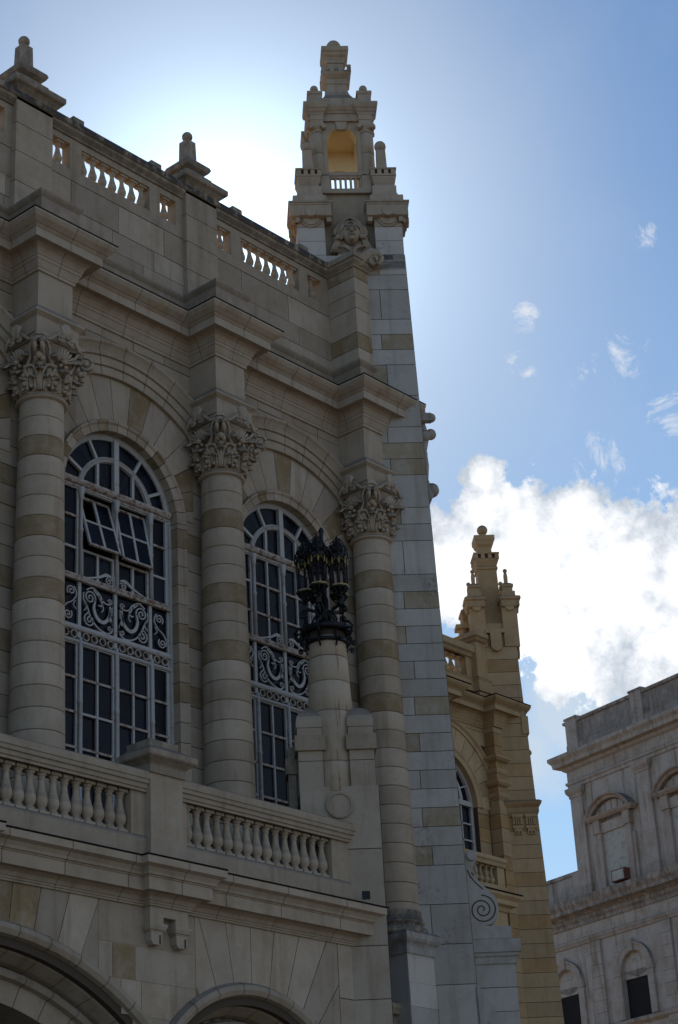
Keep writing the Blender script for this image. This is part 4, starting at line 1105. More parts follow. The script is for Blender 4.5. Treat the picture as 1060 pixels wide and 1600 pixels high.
    for sg in (-1, 1):
        for z0, z1 in ((22.92, 23.46), (23.46, 24.0), (24.0, 24.50)):
            tu.lathe(sg * .49, .52, [(.11, z0), (.122, z0 + .01), (.116, z1 - .01), (.10, z1)], 18, (.6, .3, 0))
        tu.lathe(sg * .49, .52, [(.115, 24.50), (.135, 24.52), (.115, 24.54), (.12, 24.58), (.15, 24.62)], 18, (.6, .3, 0))
        tu.box(sg * .49 - .155, sg * .49 + .155, .40, .67, 24.62, 24.69, tone=(.6, .3, 0))
        for s2 in (-1, 1): tu.lathe(0, 0, [(.0001, 0), (.0001, .001)], 3); tu.prism([(sg * .49 + s2 * .13 + .045 * math.cos(t), 24.615 + .045 * math.sin(t)) for t in [2 * PI * i_ / 12 for i_ in range(12)]], .50, .685, (.6, .3, 0))
        tu.box(sg * .49 - .13, sg * .49 + .13, .40, .65, 24.69, 24.78, tone=(.6, .2, 0)); tu.box(sg * .49 - .14, sg * .49 + .14, .40, .66, 24.78, 24.92, tone=(.6, .2, 0))
    tu.F = FT
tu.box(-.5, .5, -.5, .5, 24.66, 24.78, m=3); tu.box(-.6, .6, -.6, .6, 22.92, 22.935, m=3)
# entablature of the aedicule with ressauts
tu.box(-.60, .60, -.60, .60, 24.79, 24.95, tone=(.6, .2, 0)); tu.stack(0, 0, [(.60, 24.95), (.63, 24.97), (.63, 25.0), (.66, 25.03), (.69, 25.09), (.69, 25.13), (.62, 25.16)], tone=(.5, .2, .1))
for sa in (-1, 1):
    for sb in (-1, 1):
        tu.stack(sa * .50, sb * .50, [(.165, 24.90), (.17, 24.95), (.20, 24.98), (.20, 25.02), (.23, 25.05), (.25, 25.11), (.25, 25.17), (.20, 25.19)], tone=(.5, .2, .1))
        tu.stack(sa * .50, sb * .50, [(.135, 25.17), (.135, 25.42), (.155, 25.44), (.155, 25.50), (.10, 25.53)], tone=(.5, .1, .1))
        tu.lathe(sa * .50, sb * .50, [(.05, 25.52), (.05, 25.57)], 10); tu.sphere(sa * .50, sb * .50, 25.64, .085, 12, (.5, .1, .1))
tu.box(-.60, .60, -.60, .60, 25.15, 25.36, tone=(.6, .15, .1))
tu.stack(0, 0, [(.42, 25.36), (.36, 25.50), (.30, 25.60), (.25, 25.70), (.22, 25.80), (.208, 25.92), (.205, 26.0), (.225, 26.01), (.225, 26.05), (.205, 26.07), (.21, 26.14), (.235, 26.16), (.29, 26.22), (.306, 26.26)], tone=(.6, .15, 0))
tu.box(-.255, .255, -.255, .255, 26.26, 26.34, tone=(.4, .2, .2))
for k in range(4):
    tu.F = rot4(FT, k)
    for q in range(4): x = -.265 + q * .177; tu.box(x - .04, x + .04, .225, .305, 26.25, 26.43, tone=(.55, .1, 0))
tu.F = FT

tu.stack(0, 0, [(.20, 26.33), (.165, 26.44), (.165, 26.56), (.19, 26.57), (.19, 26.62), (.17, 26.63), (.20, 26.70), (.24, 26.74), (.25, 26.80), (.28, 26.83), (.28, 26.93), (.20, 26.97)], tone=(.6, .15, 0))
tu.sphere(0, 0, 27.10, .155, 20, (.55, .1, 0))
tur = tu.build('turret', [M_STONE, M_MORT, M_TOWER, M_NICHE], TWR)

# sculpted female head under an arched hood
def head():
    mb = MB(FT); T = (.65, .35, 0); ca, cb, cz = .02, .96, 21.84
    n, mth = 30, 22; rows = []
    def gauss(x, z, x0, z0, sx, sz): return math.exp(-((x - x0) / sx) ** 2 - ((z - z0) / sz) ** 2)
    for j in range(mth + 1):
        ph = PI * j / mth; row = []
        for i in range(n):
            th = 2 * PI * i / n
            x = math.sin(ph) * math.cos(th); y = math.sin(ph) * math.sin(th); z = -math.cos(ph)
            wx = .185 * (1 - .26 * max(0, -z) ** 1.5); px_, pz = x * wx, z * .24; py = y * .17; fe = 1.55
            if y > 0:
                py += fe * .060 * gauss(px_, pz, 0, -.015, .020, .05) + .03 * gauss(px_, pz, 0, .04, .022, .05)
                py -= fe * .030 * (gauss(px_, pz, .055, .025, .032, .022) + gauss(px_, pz, -.055, .025, .032, .022))
                py += fe * .014 * (gauss(px_, pz, .055, .022, .018, .010) + gauss(px_, pz, -.055, .022, .018, .010)) + .016 * (gauss(px_, pz, .055, .06, .04, .012) + gauss(px_, pz, -.055, .06, .04, .012))
                py += fe * .024 * gauss(px_, pz, 0, -.082, .034, .012) + .022 * gauss(px_, pz, 0, -.108, .026, .012) - .012 * gauss(px_, pz, 0, -.095, .04, .006)
                py += fe * .028 * gauss(px_, pz, 0, -.165, .045, .03) + .012 * (gauss(px_, pz, .085, -.03, .04, .05) + gauss(px_, pz, -.085, -.03, .04, .05))
            row.append(mb.P(ca + px_, cb + py, cz + pz))
        rows.append(row)
    for r0, r1 in zip(rows, rows[1:]):
        for i in range(n): k = (i + 1) % n; mb.face([r0[i], r0[k], r1[k], r1[i]], True, T)
    fy = cb + .17
    mb.tube([(ca, fy + .035, cz + .075), (ca, fy + .065, cz + .02), (ca, fy + .10, cz - .035), (ca, fy + .06, cz - .055)], .024, 8, T, taper=lambda t: .6 + .7 * t)
    for sg in (-1, 1):
        mb.sphere(ca + sg * .032, fy + .055, cz - .043, .020, 8, T)
        mb.tube([(ca + sg * .02, fy + .045, cz + .075), (ca + sg * .06, fy + .05, cz + .092), (ca + sg * .11, fy + .0, cz + .075)], .014, 6, T)
        mb.tube([(ca + sg * .035, fy + .015, cz + .032), (ca + sg * .065, fy + .028, cz + .050), (ca + sg * .10, fy - .01, cz + .030)], .010, 6, T)
        mb.tube([(ca + sg * .035, fy + .015, cz + .028), (ca + sg * .065, fy + .018, cz + .012), (ca + sg * .10, fy - .01, cz + .026)], .008, 6, T)
    mb.tube([(ca - .055, fy + .0, cz - .095), (ca - .02, fy + .045, cz - .086), (ca, fy + .045, cz - .091), (ca + .02, fy + .045, cz - .086), (ca + .055, fy + .0, cz - .095)], .012, 6, T)
    mb.tube([(ca - .045, fy + .0, cz - .108), (ca, fy + .045, cz - .118), (ca + .045, fy + .0, cz - .108)], .015, 6, T)
    mb.sphere(ca, fy - .005, cz - .175, .055, 10, T)
    # hair: waves parted in the middle, falling to side knots
    for sg in (-1, 1):
        for q in range(6):
            r_ = .178 + .016 * q
            pts = [(ca + sg * (.005 + r_ * math.sin(t)), cb + .07 - .018 * q + .02 * math.cos(t * 5 + q), cz + .04 + (.200 + .012 * q) * math.cos(t) + .012 * math.sin(t * 9 + q)) for t in [PI * .72 * w_ / 12 for w_ in range(13)]]
            mb.tube(pts, .022, 6, T)
        sp = spiral(ca + sg * .235, cz - .08, .065, 1.6, 22, 0, sg)
        mb.tube([(x, cb + .06, z) for x, z in sp], .025, 6, T); mb.sphere(ca + sg * .235, cb + .05, cz - .08, .05, 10, T)
        for q in range(4):                                   # veil folds down to the shoulders
            mb.tube([(ca + sg * (.22 + .02 * q), cb + .02, cz - .12), (ca + sg * (.25 + .035 * q), cb, cz - .26), (ca + sg * (.22 + .06 * q), cb - .02, cz - .40)], .026, 6, T)
            mb.tube([(ca + sg * (.26 - .05 * q), cb + .04, cz - .30 - .01 * q), (ca + sg * (.14 - .02 * q), cb + .09, cz - .30 - .025 * q), (ca, cb + .08, cz - .36 - .03 * q)], .024, 6, T)
    # pointed hood
    hood = []
    for k in range(25):
        t = k / 24; th = PI * 1.22 - PI * 1.44 * t; rx, rz = .31, .335
        hood.append((ca + rx * math.cos(th), cb - .04, cz + rz * math.sin(th) + (.09 * max(0, 1 - abs(t - .5) * 6))))
    mb.tube(hood, .035, 8, T); mb.tube([(x, y - .05, z + .035) for x, y, z in hood], .05, 8, T)
    for sg in (-1, 1): mb.tube([(ca + sg * .24, cb - .05, cz - .18), (ca + sg * .33, cb - .06, cz - .26), (ca + sg * .36, cb - .08, cz - .40)], .045, 8, T)
    mb.prism([(ca - .27, 21.35), (ca + .27, 21.35), (ca + .27, 21.9), (ca + .15, 22.10), (ca, 22.18), (ca - .15, 22.10), (ca - .27, 21.9)], .76, .93, T)
    return mb
head().build('carved_head', [M_STONE], TWR)
# cartouche on the far side face of the tower
ct = MB(FT); T = (.45, .05, .3)
ct.box(1.05, 1.24, .10, .62, 17.95, 18.22, tone=T)
for (x, b_, z, r_) in ((1.36, .45, 18.08, .09), (1.36, .20, 17.86, .11), (1.20, .45, 17.7, .12), (1.18, .2, 17.45, .10), (1.28, .35, 16.62, .14)):
    ct.sphere(x, b_, z, r_, 12, T)
ct.box(1.1, 1.36, .38, .52, 18.0, 18.16, tone=T)
ct.tube([(1.16, .4, 17.95), (1.22, .4, 17.7), (1.15, .4, 17.4), (1.17, .4, 17.1), (1.14, .4, 16.8), (1.22, .4, 16.5), (1.14, .4, 16.35)], .09, 10, T)
ct.build('cartouche', [M_TOWER], TWR)

# ---- volute buttress behind the tower
vb = MB(mkS(0, 17.3)); T = (.55, 0, .12)
sp_c = (18.80, 8.78)
prof = [(18.4, 9.75), (18.62, 9.80), (18.72, 9.77), (18.78, 9.70), (18.77, 9.62), (18.72, 9.58), (18.70, 9.50), (18.72, 9.38), (18.80, 9.24), (18.92, 9.13), (19.02, 9.02), (19.07, 8.88), (19.08, 8.76), (19.04, 8.64), (18.95, 8.55), (18.82, 8.51), (18.4, 8.51)]
vb.prism(prof, -1.0, 0, T)
sp_ = spiral(18.80, 8.79, .245, 2.4, 60, PI * .5, -1, .08)
vb.strip(sp_, .022, -.02, .004, m=1)
vb.strip([(18.60, 9.47), (18.64, 9.36), (18.72, 9.25), (18.84, 9.13), (18.80, 9.035)][:4], .02, -.02, .004, m=1)
vb.strip([(18.66 + .02 * q, 9.42 - .012 * q * q) for q in range(3)], .02, -.02, .004, m=1)
vb.prism([(18.69 + .085 * math.cos(t * .3), 9.71 + .085 * math.sin(t * .3)) for t in range(21)], -.2, .05, T)
vb.prism([(18.3, 8.28), (19.26, 8.28), (19.26, 8.38), (19.22, 8.47), (19.14, 8.51), (18.3, 8.51)], -1.0, .02, (.6, 0, .1))
vb.sweep([(0, 7.86), (.03, 7.88), (.04, 7.98), (.07, 8.0), (.07, 8.05), (.10, 8.06), (.10, 8.27), (.0, 8.30)], [(18.3, .0), (19.28, .0), (19.28, -1.0)], tone=(.5, 0, .2))
vb.box(18.3, 19.268, -1.0, -.012, 0, 8.28, m=1)
zs = [0, 2, 4, 5.5, 6.3, 7.10, 7.49, 7.88]
for k, (z0, z1) in enumerate(zip(zs, zs[1:])): block(vb, 18.3, 19.28, z0, z1, 0, .03, (.5 + .1 * (k % 3), 0, .05))
vb.box(18.3, 19.26, -1.0, -.0, 8.26, 8.5, tone=(.5, 0, .1))
pbuild(vb, 'volute_buttress', [M_TOWER, M_MORT])
# rail glimpsed between the corner pier and the column pedestal
sr = MB(FA)
sr.sweep([(0, 6.95), (.04, 6.96), (.06, 7.02), (.08, 7.05), (.08, 7.12), (0, 7.15), (-.2, 7.15)], [(23.0, -.15), (23.0, .55), (23.76, .55)], tone=(.5, 0, .3))
sr.box(23.0, 23.76, -.15, .5, 5.8, 6.25); sr.box(23.6, 23.76, -.15, .5, 6.2, 7.0)
sro = pbuild(sr, 'side_balustrade', [M_STONE])
q = baluster_mesh(.72, .09, .085).build('baluster', M_STONE, sro, loc=(23.15, -.42, 6.24)); place(q, (23.45, -.42, 6.24), parent=sro)

# ---- second wing
Y2 = -6.0
FW = FA
ww = MB(FA)
def prm(x): return x
WC = 34.0; WR = 1.17; WZ = 13.92
ww.m = 1; archwall(ww, 30.5, 36.0, 0, 16.5, WC, WZ, WR + .02, Y2 - .012, Y2 - .5); ww.box(25, 30.5, Y2 - .5, Y2 - .012, 0, 16.5); ww.box(WC - WR - .1, WC + WR + .1, Y2 - .45, Y2 - .02, 0, 11.4)
ww.m = 0
J2 = [16.83 - .338 * k for k in range(40)][::-1]
zz2 = [z for z in J2 if z < 15.6]
for z0, z1 in zip(zz2, zz2[1:]):
    if z1 < 14.3:
        block(ww, WC + WR + .02, 35.62, z0, z1, Y2, .02, rt(.2)); block(ww, 31.0, WC - WR - .02, z0, z1, Y2)
voussoirs(ww, WC, WZ, WR + .2, WR + .85, 0, PI, 15, Y2 + .01, .03, .1, [(1, 0, 35.7), (-1, 0, -32.3)])
rects(ww, 31, 35.7, [15.5, 15.85, 16.2], Y2, (.8, 1.1), .1)
ww.box(WC + WR + .8, 35.7, Y2 - .1, Y2 - .002, 14.2, 16.2, tone=(.6, .2, 0))
ww.arc(WC, WZ, [(WR, -.0 + Y2 - .3), (WR, Y2 + .03), (WR + .12, Y2 + .03), (WR + .16, Y2 + .06), (WR + .2, Y2 + .05), (WR + .2, Y2)], 0, PI, 30, tone=(.7, .2, 0))
ww.arc(WC, WZ, [(WR + .72, Y2), (WR + .72, Y2 + .04), (WR + .80, Y2 + .05), (WR + .84, Y2 + .10), (WR + .89, Y2 + .09), (WR + .90, Y2)], math.radians(12), PI, 30, tone=(.7, .3, 0))
E2 = [(p_, 15.95 + (z_ - 17.44) * .80) for p_, z_ in ENT]
epath = [(30, Y2), (34.9, Y2), (35.68, Y2), (35.68, Y2 + .33), (36.6, Y2 + .33)]
ww.sweep(E2, epath, tone=(.6, .15, 0)); jointmarks(ww, E2, epath, .9)
ww.sweep([(0, 16.56), (.51, 16.525), (.51, 16.545), (0, 16.58)], epath, m=2)
ww.sweep(E2, [(31, Y2 + .33), (33.72, Y2 + .33), (33.72, Y2)], tone=(.6, .15, 0)); ww.sweep([(0, 16.57), (.515, 16.53), (.515, 16.55), (0, 16.59)], [(31, Y2 + .33), (33.72, Y2 + .33), (33.72, Y2)], m=2)
# pilaster at the tower
zz2 = [z for z in J2 if z < 15.9] + [16.0]
ww.box(35.68, 36.6, Y2 - .3, Y2 + .29, 0, 16.0, m=1)
for k, (z0, z1) in enumerate(zip(zz2, zz2[1:])): ww.box(35.67, 36.6, Y2 - .3, Y2 + .30, z0 + G, z1 - G, tone=((random.uniform(.3, .9), random.choice([.1, .2, .9]), 0)))
for zc, pr_ in ((15.15, .14), (14.85, .05), (14.55, .10), (14.25, .05)):
    ww.sweep([(0, zc - .08), (pr_ * .6, zc - .05), (pr_, zc), (pr_, zc + .05), (0, zc + .08)], [(35.67, Y2 - .3), (35.67, Y2 + .30), (36.6, Y2 + .30)], tone=(.6, .3, 0))
# parapet of the wing
ww.box(30, 35.5, Y2 - .35, Y2, 16.4, 17.22, tone=(.6, .3, 0)); ww.box(35.22, 35.6, Y2 - .35, Y2, 16.4, 17.8, tone=(.6, .3, 0))
ww.sweep([(0, 17.72), (.05, 17.74), (.08, 17.80), (.14, 17.84), (.14, 18.0), (0, 18.06), (-.35, 18.06), (-.35, 17.72)], [(30, Y2), (35.7, Y2)], tone=(.6, .3, .15))
ww.box(35.44, 35.9, Y2 - .3, Y2 + .17, 16.4, 18.35, tone=(.6, .6, 0))
ww.sweep([(0, 16.84), (.05, 16.84), (.05, 17.1), (.08, 17.16), (0, 17.22)], [(30, Y2), (35.44, Y2), (35.44, Y2 + .17), (35.9, Y2 + .17)], tone=(.6, .5, 0))
ww.sweep([(0, 18.12), (.06, 18.16), (.08, 18.20), (.14, 18.24), (.14, 18.34), (0, 18.42)], [(35.44, Y2 - .4), (35.44, Y2 + .17), (35.8, Y2 + .17)], tone=(.6, .4, .2))
WW = pbuild(ww, 'side_wing', [M_OCHRE, M_MORT, M_LEAD])
b3 = baluster_mesh(.5, .095, .09).build('baluster', M_OCHRE, WW); first = True
for k in range(14):
    loc = (35.08 - .26 * k, 6.17, 17.22)
    if first: b3.location = loc; first = False
    else: place(b3, loc, parent=WW)
b3p = [o for o in WW.children]
# its window
wf = MB(lambda a, b, z: FA(WC + a, Y2 - .15 + b, z))
wf.arc(0, WZ, [(WR, -.05), (WR, .04), (WR - .08, .03), (WR - .1, -.05)], 0, PI, 28)
for sg in (-1, 1): wf.box(*sorted((sg * WR, sg * (WR - .1))), -.05, .03, 11.5, WZ)
wf.box(-1.1, 1.1, -.05, .06, WZ + .0, WZ + .12); wf.arc(0, WZ + .1, [(.80, -.04), (.80, .03), (.70, .03), (.70, -.04)], 0, PI, 24)
for x in (-.40, .40, 0): wf.box(x - .03, x + .03, -.04, .03, WZ + .1, WZ + .72)
for dg in (25, 50, 75, 105, 130, 155):
    t = math.radians(dg); wf.strip([(.8 * math.cos(t), WZ + .08 + .8 * math.sin(t)), (1.08 * math.cos(t), WZ + .05 + 1.06 * math.sin(t))], .035, -.04, .02)
wf.box(.32, .40, -.04, .04, 11.5, WZ); wf.box(-.40, -.32, -.04, .04, 11.5, WZ)
for z_ in (11.9, 12.3, 12.7, 13.1, 13.5): wf.box(.4, 1.08, -.035, .02, z_ - .018, z_ + .018)
wf.box(.70, .74, -.035, .02, 11.5, WZ)
wfo = wf.build('window', [M_WHITE], WW)
gp = MB(lambda a, b, z: FA(WC + a, Y2 - .17 + b, z)); gp.box(.38, 1.1, -.02, -.01, 11.5, WZ); gp.box(-1.1, -.38, -.02, -.01, 11.5, WZ)
for k in range(20):
    t0, t1 = PI * k / 20, PI * (k + 1) / 20; gp.prism([(0, WZ), (1.1 * math.cos(t0), WZ + 1.1 * math.sin(t0)), (1.1 * math.cos(t1), WZ + 1.1 * math.sin(t1))], -.02, -.01)
gp.build('pane', [M_GLASS], wfo)
sw = MB(lambda a, b, z: FA(WC + a, Y2 - .15 + b, z))
sw.box(.05, .30, -.45, .25, 11.5, WZ - .05, m=0); sw.box(.12, .23, -.3, .26, 11.8, WZ - .3, m=1)
sw.build('open_shutter', [M_WHITE, M_GLASS], wfo)
drk = MB(FA); drk.box(31, 35.5, Y2 - 1.6, Y2 - 1.5, 8, 16); drk.build('room_shade', [M_DARK], WW)  # near-black panel for the shade inside the wing's room
# balcony of the wing
YB2 = Y2 + .80
wb = MB(FA)
wb.sweep([(0, 12.24), (.03, 12.25), (.05, 12.32), (.09, 12.36), (.09, 12.44), (0, 12.47), (-.25, 12.47), (-.25, 12.24)], [(31, YB2), (34.95, YB2)], tone=(.6, .2, .1))
wb.box(31, 34.95, YB2 - .25, YB2 + .02, 11.62, 11.80, tone=(.6, .2, 0)); wb.box(34.66, 34.93, YB2 - .22, YB2 - .01, 11.78, 12.25, tone=(.6, .3, 0))
wb.sweep([(0, 11.2), (.04, 11.22), (.08, 11.30), (.18, 11.34), (.18, 11.44), (.26, 11.52), (.26, 11.58), (0, 11.62)], [(31, YB2), (34.9, YB2), (34.9, Y2)], tone=(.6, .2, 0))
wb.sweep([(0, 11.62), (.28, 11.58), (.28, 11.61), (0, 11.65)], [(31, YB2), (34.9, YB2), (34.9, Y2)], m=1)
wb.box(31, 34.9, Y2, YB2, 10.2, 11.64, tone=(.5, .2, 0)); wb.box(34.6, 36, Y2 - .1, Y2 + .3, 11.6, 11.9, tone=(.5, .2, 0))
wbo = wb.build('wing_balcony', [M_OCHRE, M_LEAD], WW)
b4 = baluster_mesh(.46, .08, .075).build('baluster', M_OCHRE, wbo); first = True
for k in range(10):
    loc = (34.56 - .20 * k, -(YB2 - .12), 11.79)
    if first: b4.location = loc; first = False
    else: place(b4, loc, parent=wbo)

# ---- ochre tower of the side wing
K2 = .9864                                                  # the wing stands a little smaller than the main front
F2_ = mkS(21.50, 30.04)
def F2(a, b, z): return F2_(a * K2, b * K2, .022 + K2 * z)
t2 = MB(F2)
e2 = lambda z: .52 + max(0, 17.5 - z) * .03
HB = .57
def course2(z0, z1, tan):
    tn = (random.uniform(.3, .9), tan, 0)
    l0, l1 = -.9, -.9
    if z0 > 16.8: l0 = l1 = -.52
    i = [t2.P(*q) for q in ((l0, -.9, z0 + G), (e2(z0), -.9, z0 + G), (e2(z0), HB, z0 + G), (l0, HB, z0 + G), (l1, -.9, z1 - G), (e2(z1), -.9, z1 - G), (e2(z1), HB, z1 - G), (l1, HB, z1 - G))]
    for q in ((0, 1, 5, 4), (1, 2, 6, 5), (2, 3, 7, 6), (3, 0, 4, 7), (4, 5, 6, 7), (3, 2, 1, 0)): t2.face([i[n_] for n_ in q], False, tn, 0)
t2.prism([(-.5, 0), (e2(0) - .012, 0), (e2(18.3) - .012, 18.3), (-.5, 18.3)], -.85, HB - .012, m=1)
zc = [18.3]
while zc[-1] > 4: zc.append(zc[-1] - (.338))
pat = [0, .9, .1, .1, .85, .15, .1, .2, .15, .7, .1, .1, .15, .9, .2, .2, .15, .8, .1]
for k, (z1, z0) in enumerate(zip(zc, zc[1:])): course2(z0, z1, pat[k % len(pat)])
T = (.6, .35, 0); t2.tone = T
# moulding band and brackets with slots
t2.sweep([(0, 13.98), (.02, 13.98), (.04, 14.04), (.04, 14.14), (.09, 14.2), (.12, 14.27), (.06, 14.32), (0, 14.34)], [(-.5, HB), (e2(14), HB), (e2(14), -.9)], tone=(.5, .8, .2))
for x in (.12, .44):
    t2.box(x - .12, x + .12, HB, HB + .05, 13.72, 13.95, tone=T); t2.box(x - .14, x + .14, HB, HB + .07, 13.90, 13.97, tone=T); t2.box(x - .09, x + .09, HB, HB + .05, 13.48, 13.62, tone=T); t2.box(x - .13, x + .13, HB, HB + .06, 13.62, 13.70, tone=T)
    for q in range(3): t2.box(x - .07 + q * .055, x - .05 + q * .055, HB + .05, HB + .054, 13.73, 13.88, m=1)
    for q in range(2): t2.box(x - .06 + q * .08, x - .02 + q * .08, HB + .05, HB + .054, 13.50, 13.55, m=1)
t2.sphere(e2(15.5) + .02, .3, 15.6, .08, 10, (.4, .3, .4)); t2.box(.45, e2(16.3) + .06, -.5, .6, 16.0, 16.45, tone=(.6, .2, 0))
# upper body
t2.box(-.52, .52, -.52, .52, 18.3, 18.95, tone=(.55, .5, 0))
for k in range(4):
    F = rot4(F2, k); t2.F = F
    t2.box(.22, .60, .22, .60, 18.3, 19.42, tone=(.6, .4, 0))
    for sw in (0, 1):
        def Fd(a, b, z, F=F, sw=sw): return F(a, b, z) if not sw else F(b, a, z)
        t2.F = Fd; t2.prism([(.42 + .11 * math.cos(t), 19.36 + .11 * math.sin(t)) for t in [PI + PI * q_ / 10 for q_ in range(11)]], .56, .66, T)
    t2.F = F
    t2.stack(.44, .44, [(.19, 19.34), (.235, 19.37), (.235, 19.52), (.27, 19.55), (.27, 19.61), (.24, 19.64)], tone=(.5, .3, .25))
    t2.stack(.42, .42, [(.18, 19.64), (.18, 19.80), (.13, 19.82), (.13, 19.92), (.155, 19.94), (.155, 20.0), (.08, 20.06)], tone=(.5, .2, .2))
    t2.lathe(.42, .42, [(.06, 20.04), (.05, 20.1), (.055, 20.25), (.045, 20.34), (.03, 20.37)], 10); t2.sphere(.42, .42, 20.42, .058, 10, (.4, .1, .3))
    t2.prism([(-.14, 18.72), (.14, 18.72), (.14, 18.28), (.09, 18.2), (0, 18.16), (-.09, 18.2), (-.14, 18.28)], .5, .66, T); t2.box(-.24, .24, .5, .64, 18.66, 18.76, tone=T)
t2.F = F2
t2.stack(0, 0, [(.30, 18.9), (.26, 19.5), (.245, 20.3), (.24, 20.55), (.27, 20.56), (.27, 20.62), (.25, 20.64), (.29, 20.74), (.31, 20.80), (.31, 20.84)], tone=(.5, .45, .1))
t2.box(-.29, .29, -.29, .29, 20.84, 20.93, m=1)
for k in range(4):
    t2.F = rot4(F2, k)
    for q in range(4): x = -.27 + q * .18; t2.box(x - .05, x + .045, .27, .325, 20.83, 20.96, tone=T)
t2.F = F2
t2.box(-.335, .335, -.335, .335, 20.96, 21.0, tone=(.5, .3, .2))
t2.stack(0, 0, [(.22, 21.0), (.17, 21.06), (.165, 21.14), (.17, 21.22), (.22, 21.28), (.24, 21.36), (.265, 21.40), (.265, 21.52), (.15, 21.56)], tone=T)
t2.lathe(0, 0, [(.08, 21.55), (.06, 21.60), (.07, 21.64)], 10); t2.sphere(0, 0, 21.76, .14, 18, (.4, .15, .2))
# small ornament block on the left shoulder
t2.F = F2
t2.frus(-.75, .1, .14, .18, 18.35, 18.6, tone=T); t2.box(-.93, -.57, -.1, .28, 18.95, 19.05, tone=T); t2.lathe(-.75, .1, [(.10, 18.6), (.12, 18.7), (.10, 18.85), (.14, 18.95)], 12)
pbuild(t2, 'ochre_tower', [M_OCHRE, M_MORT])

# ---- unseen roofs and masses; main roof raised and warmed to bounce light
ms = MB(FA)
ms.box(4, 23.2, -16, -.42, 18.1, 19.75, tone=(.4, .3, .2)); ms.box(4, 24.6, -16, -.55, 17.5, 18.15, tone=(.4, .3, .2)); ms.box(4, 24.6, -16, -15.5, 0, 17.6); ms.box(4, 4.4, -16, -.5, 0, 17.6)
ms.box(24.2, 24.6, -16, -2.6, 0, 17.6); ms.box(24.6, 36.0, -16, -6.5, 15.6, 16.3); ms.box(24.6, 37, -16, -15.6, 0, 16)
pbuild(ms, 'roof', [M_ROOF])

# ================================================================== lamp cluster on the pier
LAMP = empty('street_lamp', 'black iron cluster of five lanterns with gilt bands on a round stone column', 'street lamp', FL(sc_, bc_, 12.4))
L0 = Vector(LAMP.location)
FLa = lambda a, b, z: tuple(Vector(FL(sc_ + a, bc_ + b, z)) - L0)
ib = MB(FLa)
def ring(mb, R, z, r): mb.lathe(0, 0, [(R - r, z - r * 1.3), (R + r, z - r * 1.3), (R + r, z + r * 1.3), (R - r, z + r * 1.3), (R - r, z - r * 1.3)], 32)
ring(ib, .325, 12.42, .022); ring(ib, .37, 12.63, .035); ring(ib, .30, 12.66, .03); ib.lathe(0, 0, [(.34, 12.60), (.345, 12.64), (.02, 12.70)], 24)
for k in range(8):
    a_ = PI / 8 + k * PI / 4; ca_, sa_ = math.cos(a_), math.sin(a_)
    def RP(r, z): return (ca_ * r, sa_ * r, z)
    ib.box(0, 0, 0, 0, 12.4, 12.4001)
    ib.tube([RP(.335, 12.40), RP(.345, 12.62)], .022, 6)
    ib.tube([RP(.33, 12.30), RP(.37, 12.38), RP(.44, 12.41)], .016, 6); ib.tube([RP(r_, z_) for r_, z_ in spiral(.44, 12.37, .045, 1.2, 12, PI / 2, -1)], .015, 6)
for k in range(5):
    a_ = math.radians(110) - k * math.radians(72) + 0; ca_, sa_ = math.cos(a_), math.sin(a_)
    def RP(r, z): return (ca_ * r, sa_ * r, z)
    # big S scroll: foot curl outside the ring, sweeping in and out to the lantern foot
    ib.tube([RP(r_, z_) for r_, z_ in spiral(.44, 12.56, .075, 1.3, 18, PI * 1.3, -1)], .020, 6)
    ib.tube([RP(.40, 12.47), RP(.48, 12.52), RP(.51, 12.62), RP(.44, 12.71), RP(.37, 12.72), RP(.33, 12.80), RP(.34, 12.88)], .024, 6)
    ib.tube([RP(r_, z_) for r_, z_ in spiral(.37, 12.93, .07, 1.4, 18, PI * 1.2, -1)], .020, 6)
    ib.tube([RP(.06, 12.72), RP(.10, 12.9), RP(.16, 13.0), RP(.26, 13.03), RP(.33, 13.06), RP(.33, 13.16)], .030, 8)
    ib.tube([RP(.05, 13.0), RP(.16, 12.92), RP(.22, 12.80), RP(.18, 12.72)], .02, 6)
    ib.tube([RP(.05, 14.02), RP(.12, 14.10), RP(.22, 14.08), RP(.30, 13.98)], .010, 5); ib.tube([RP(.05, 14.15), RP(.14, 14.06), RP(.26, 14.12), RP(.35, 14.10), RP(.36, 14.17)], .010, 5)
    ib.box(ca_ * .33 - .04, ca_ * .33 + .04, sa_ * .33 - .04, sa_ * .33 + .04, 13.02, 13.10)
ib.lathe(0, 0, [(.09, 12.66), (.10, 12.75), (.06, 12.80), (.07, 12.95), (.10, 12.98), (.06, 13.03), (.06, 13.2), (.04, 13.25), (.03, 14.0), (.07, 14.05), (.08, 14.12), (.03, 14.22), (.035, 14.36), (.05, 14.42), (.02, 14.47)], 12)
ib.build('bracket', [M_IRON], LAMP)
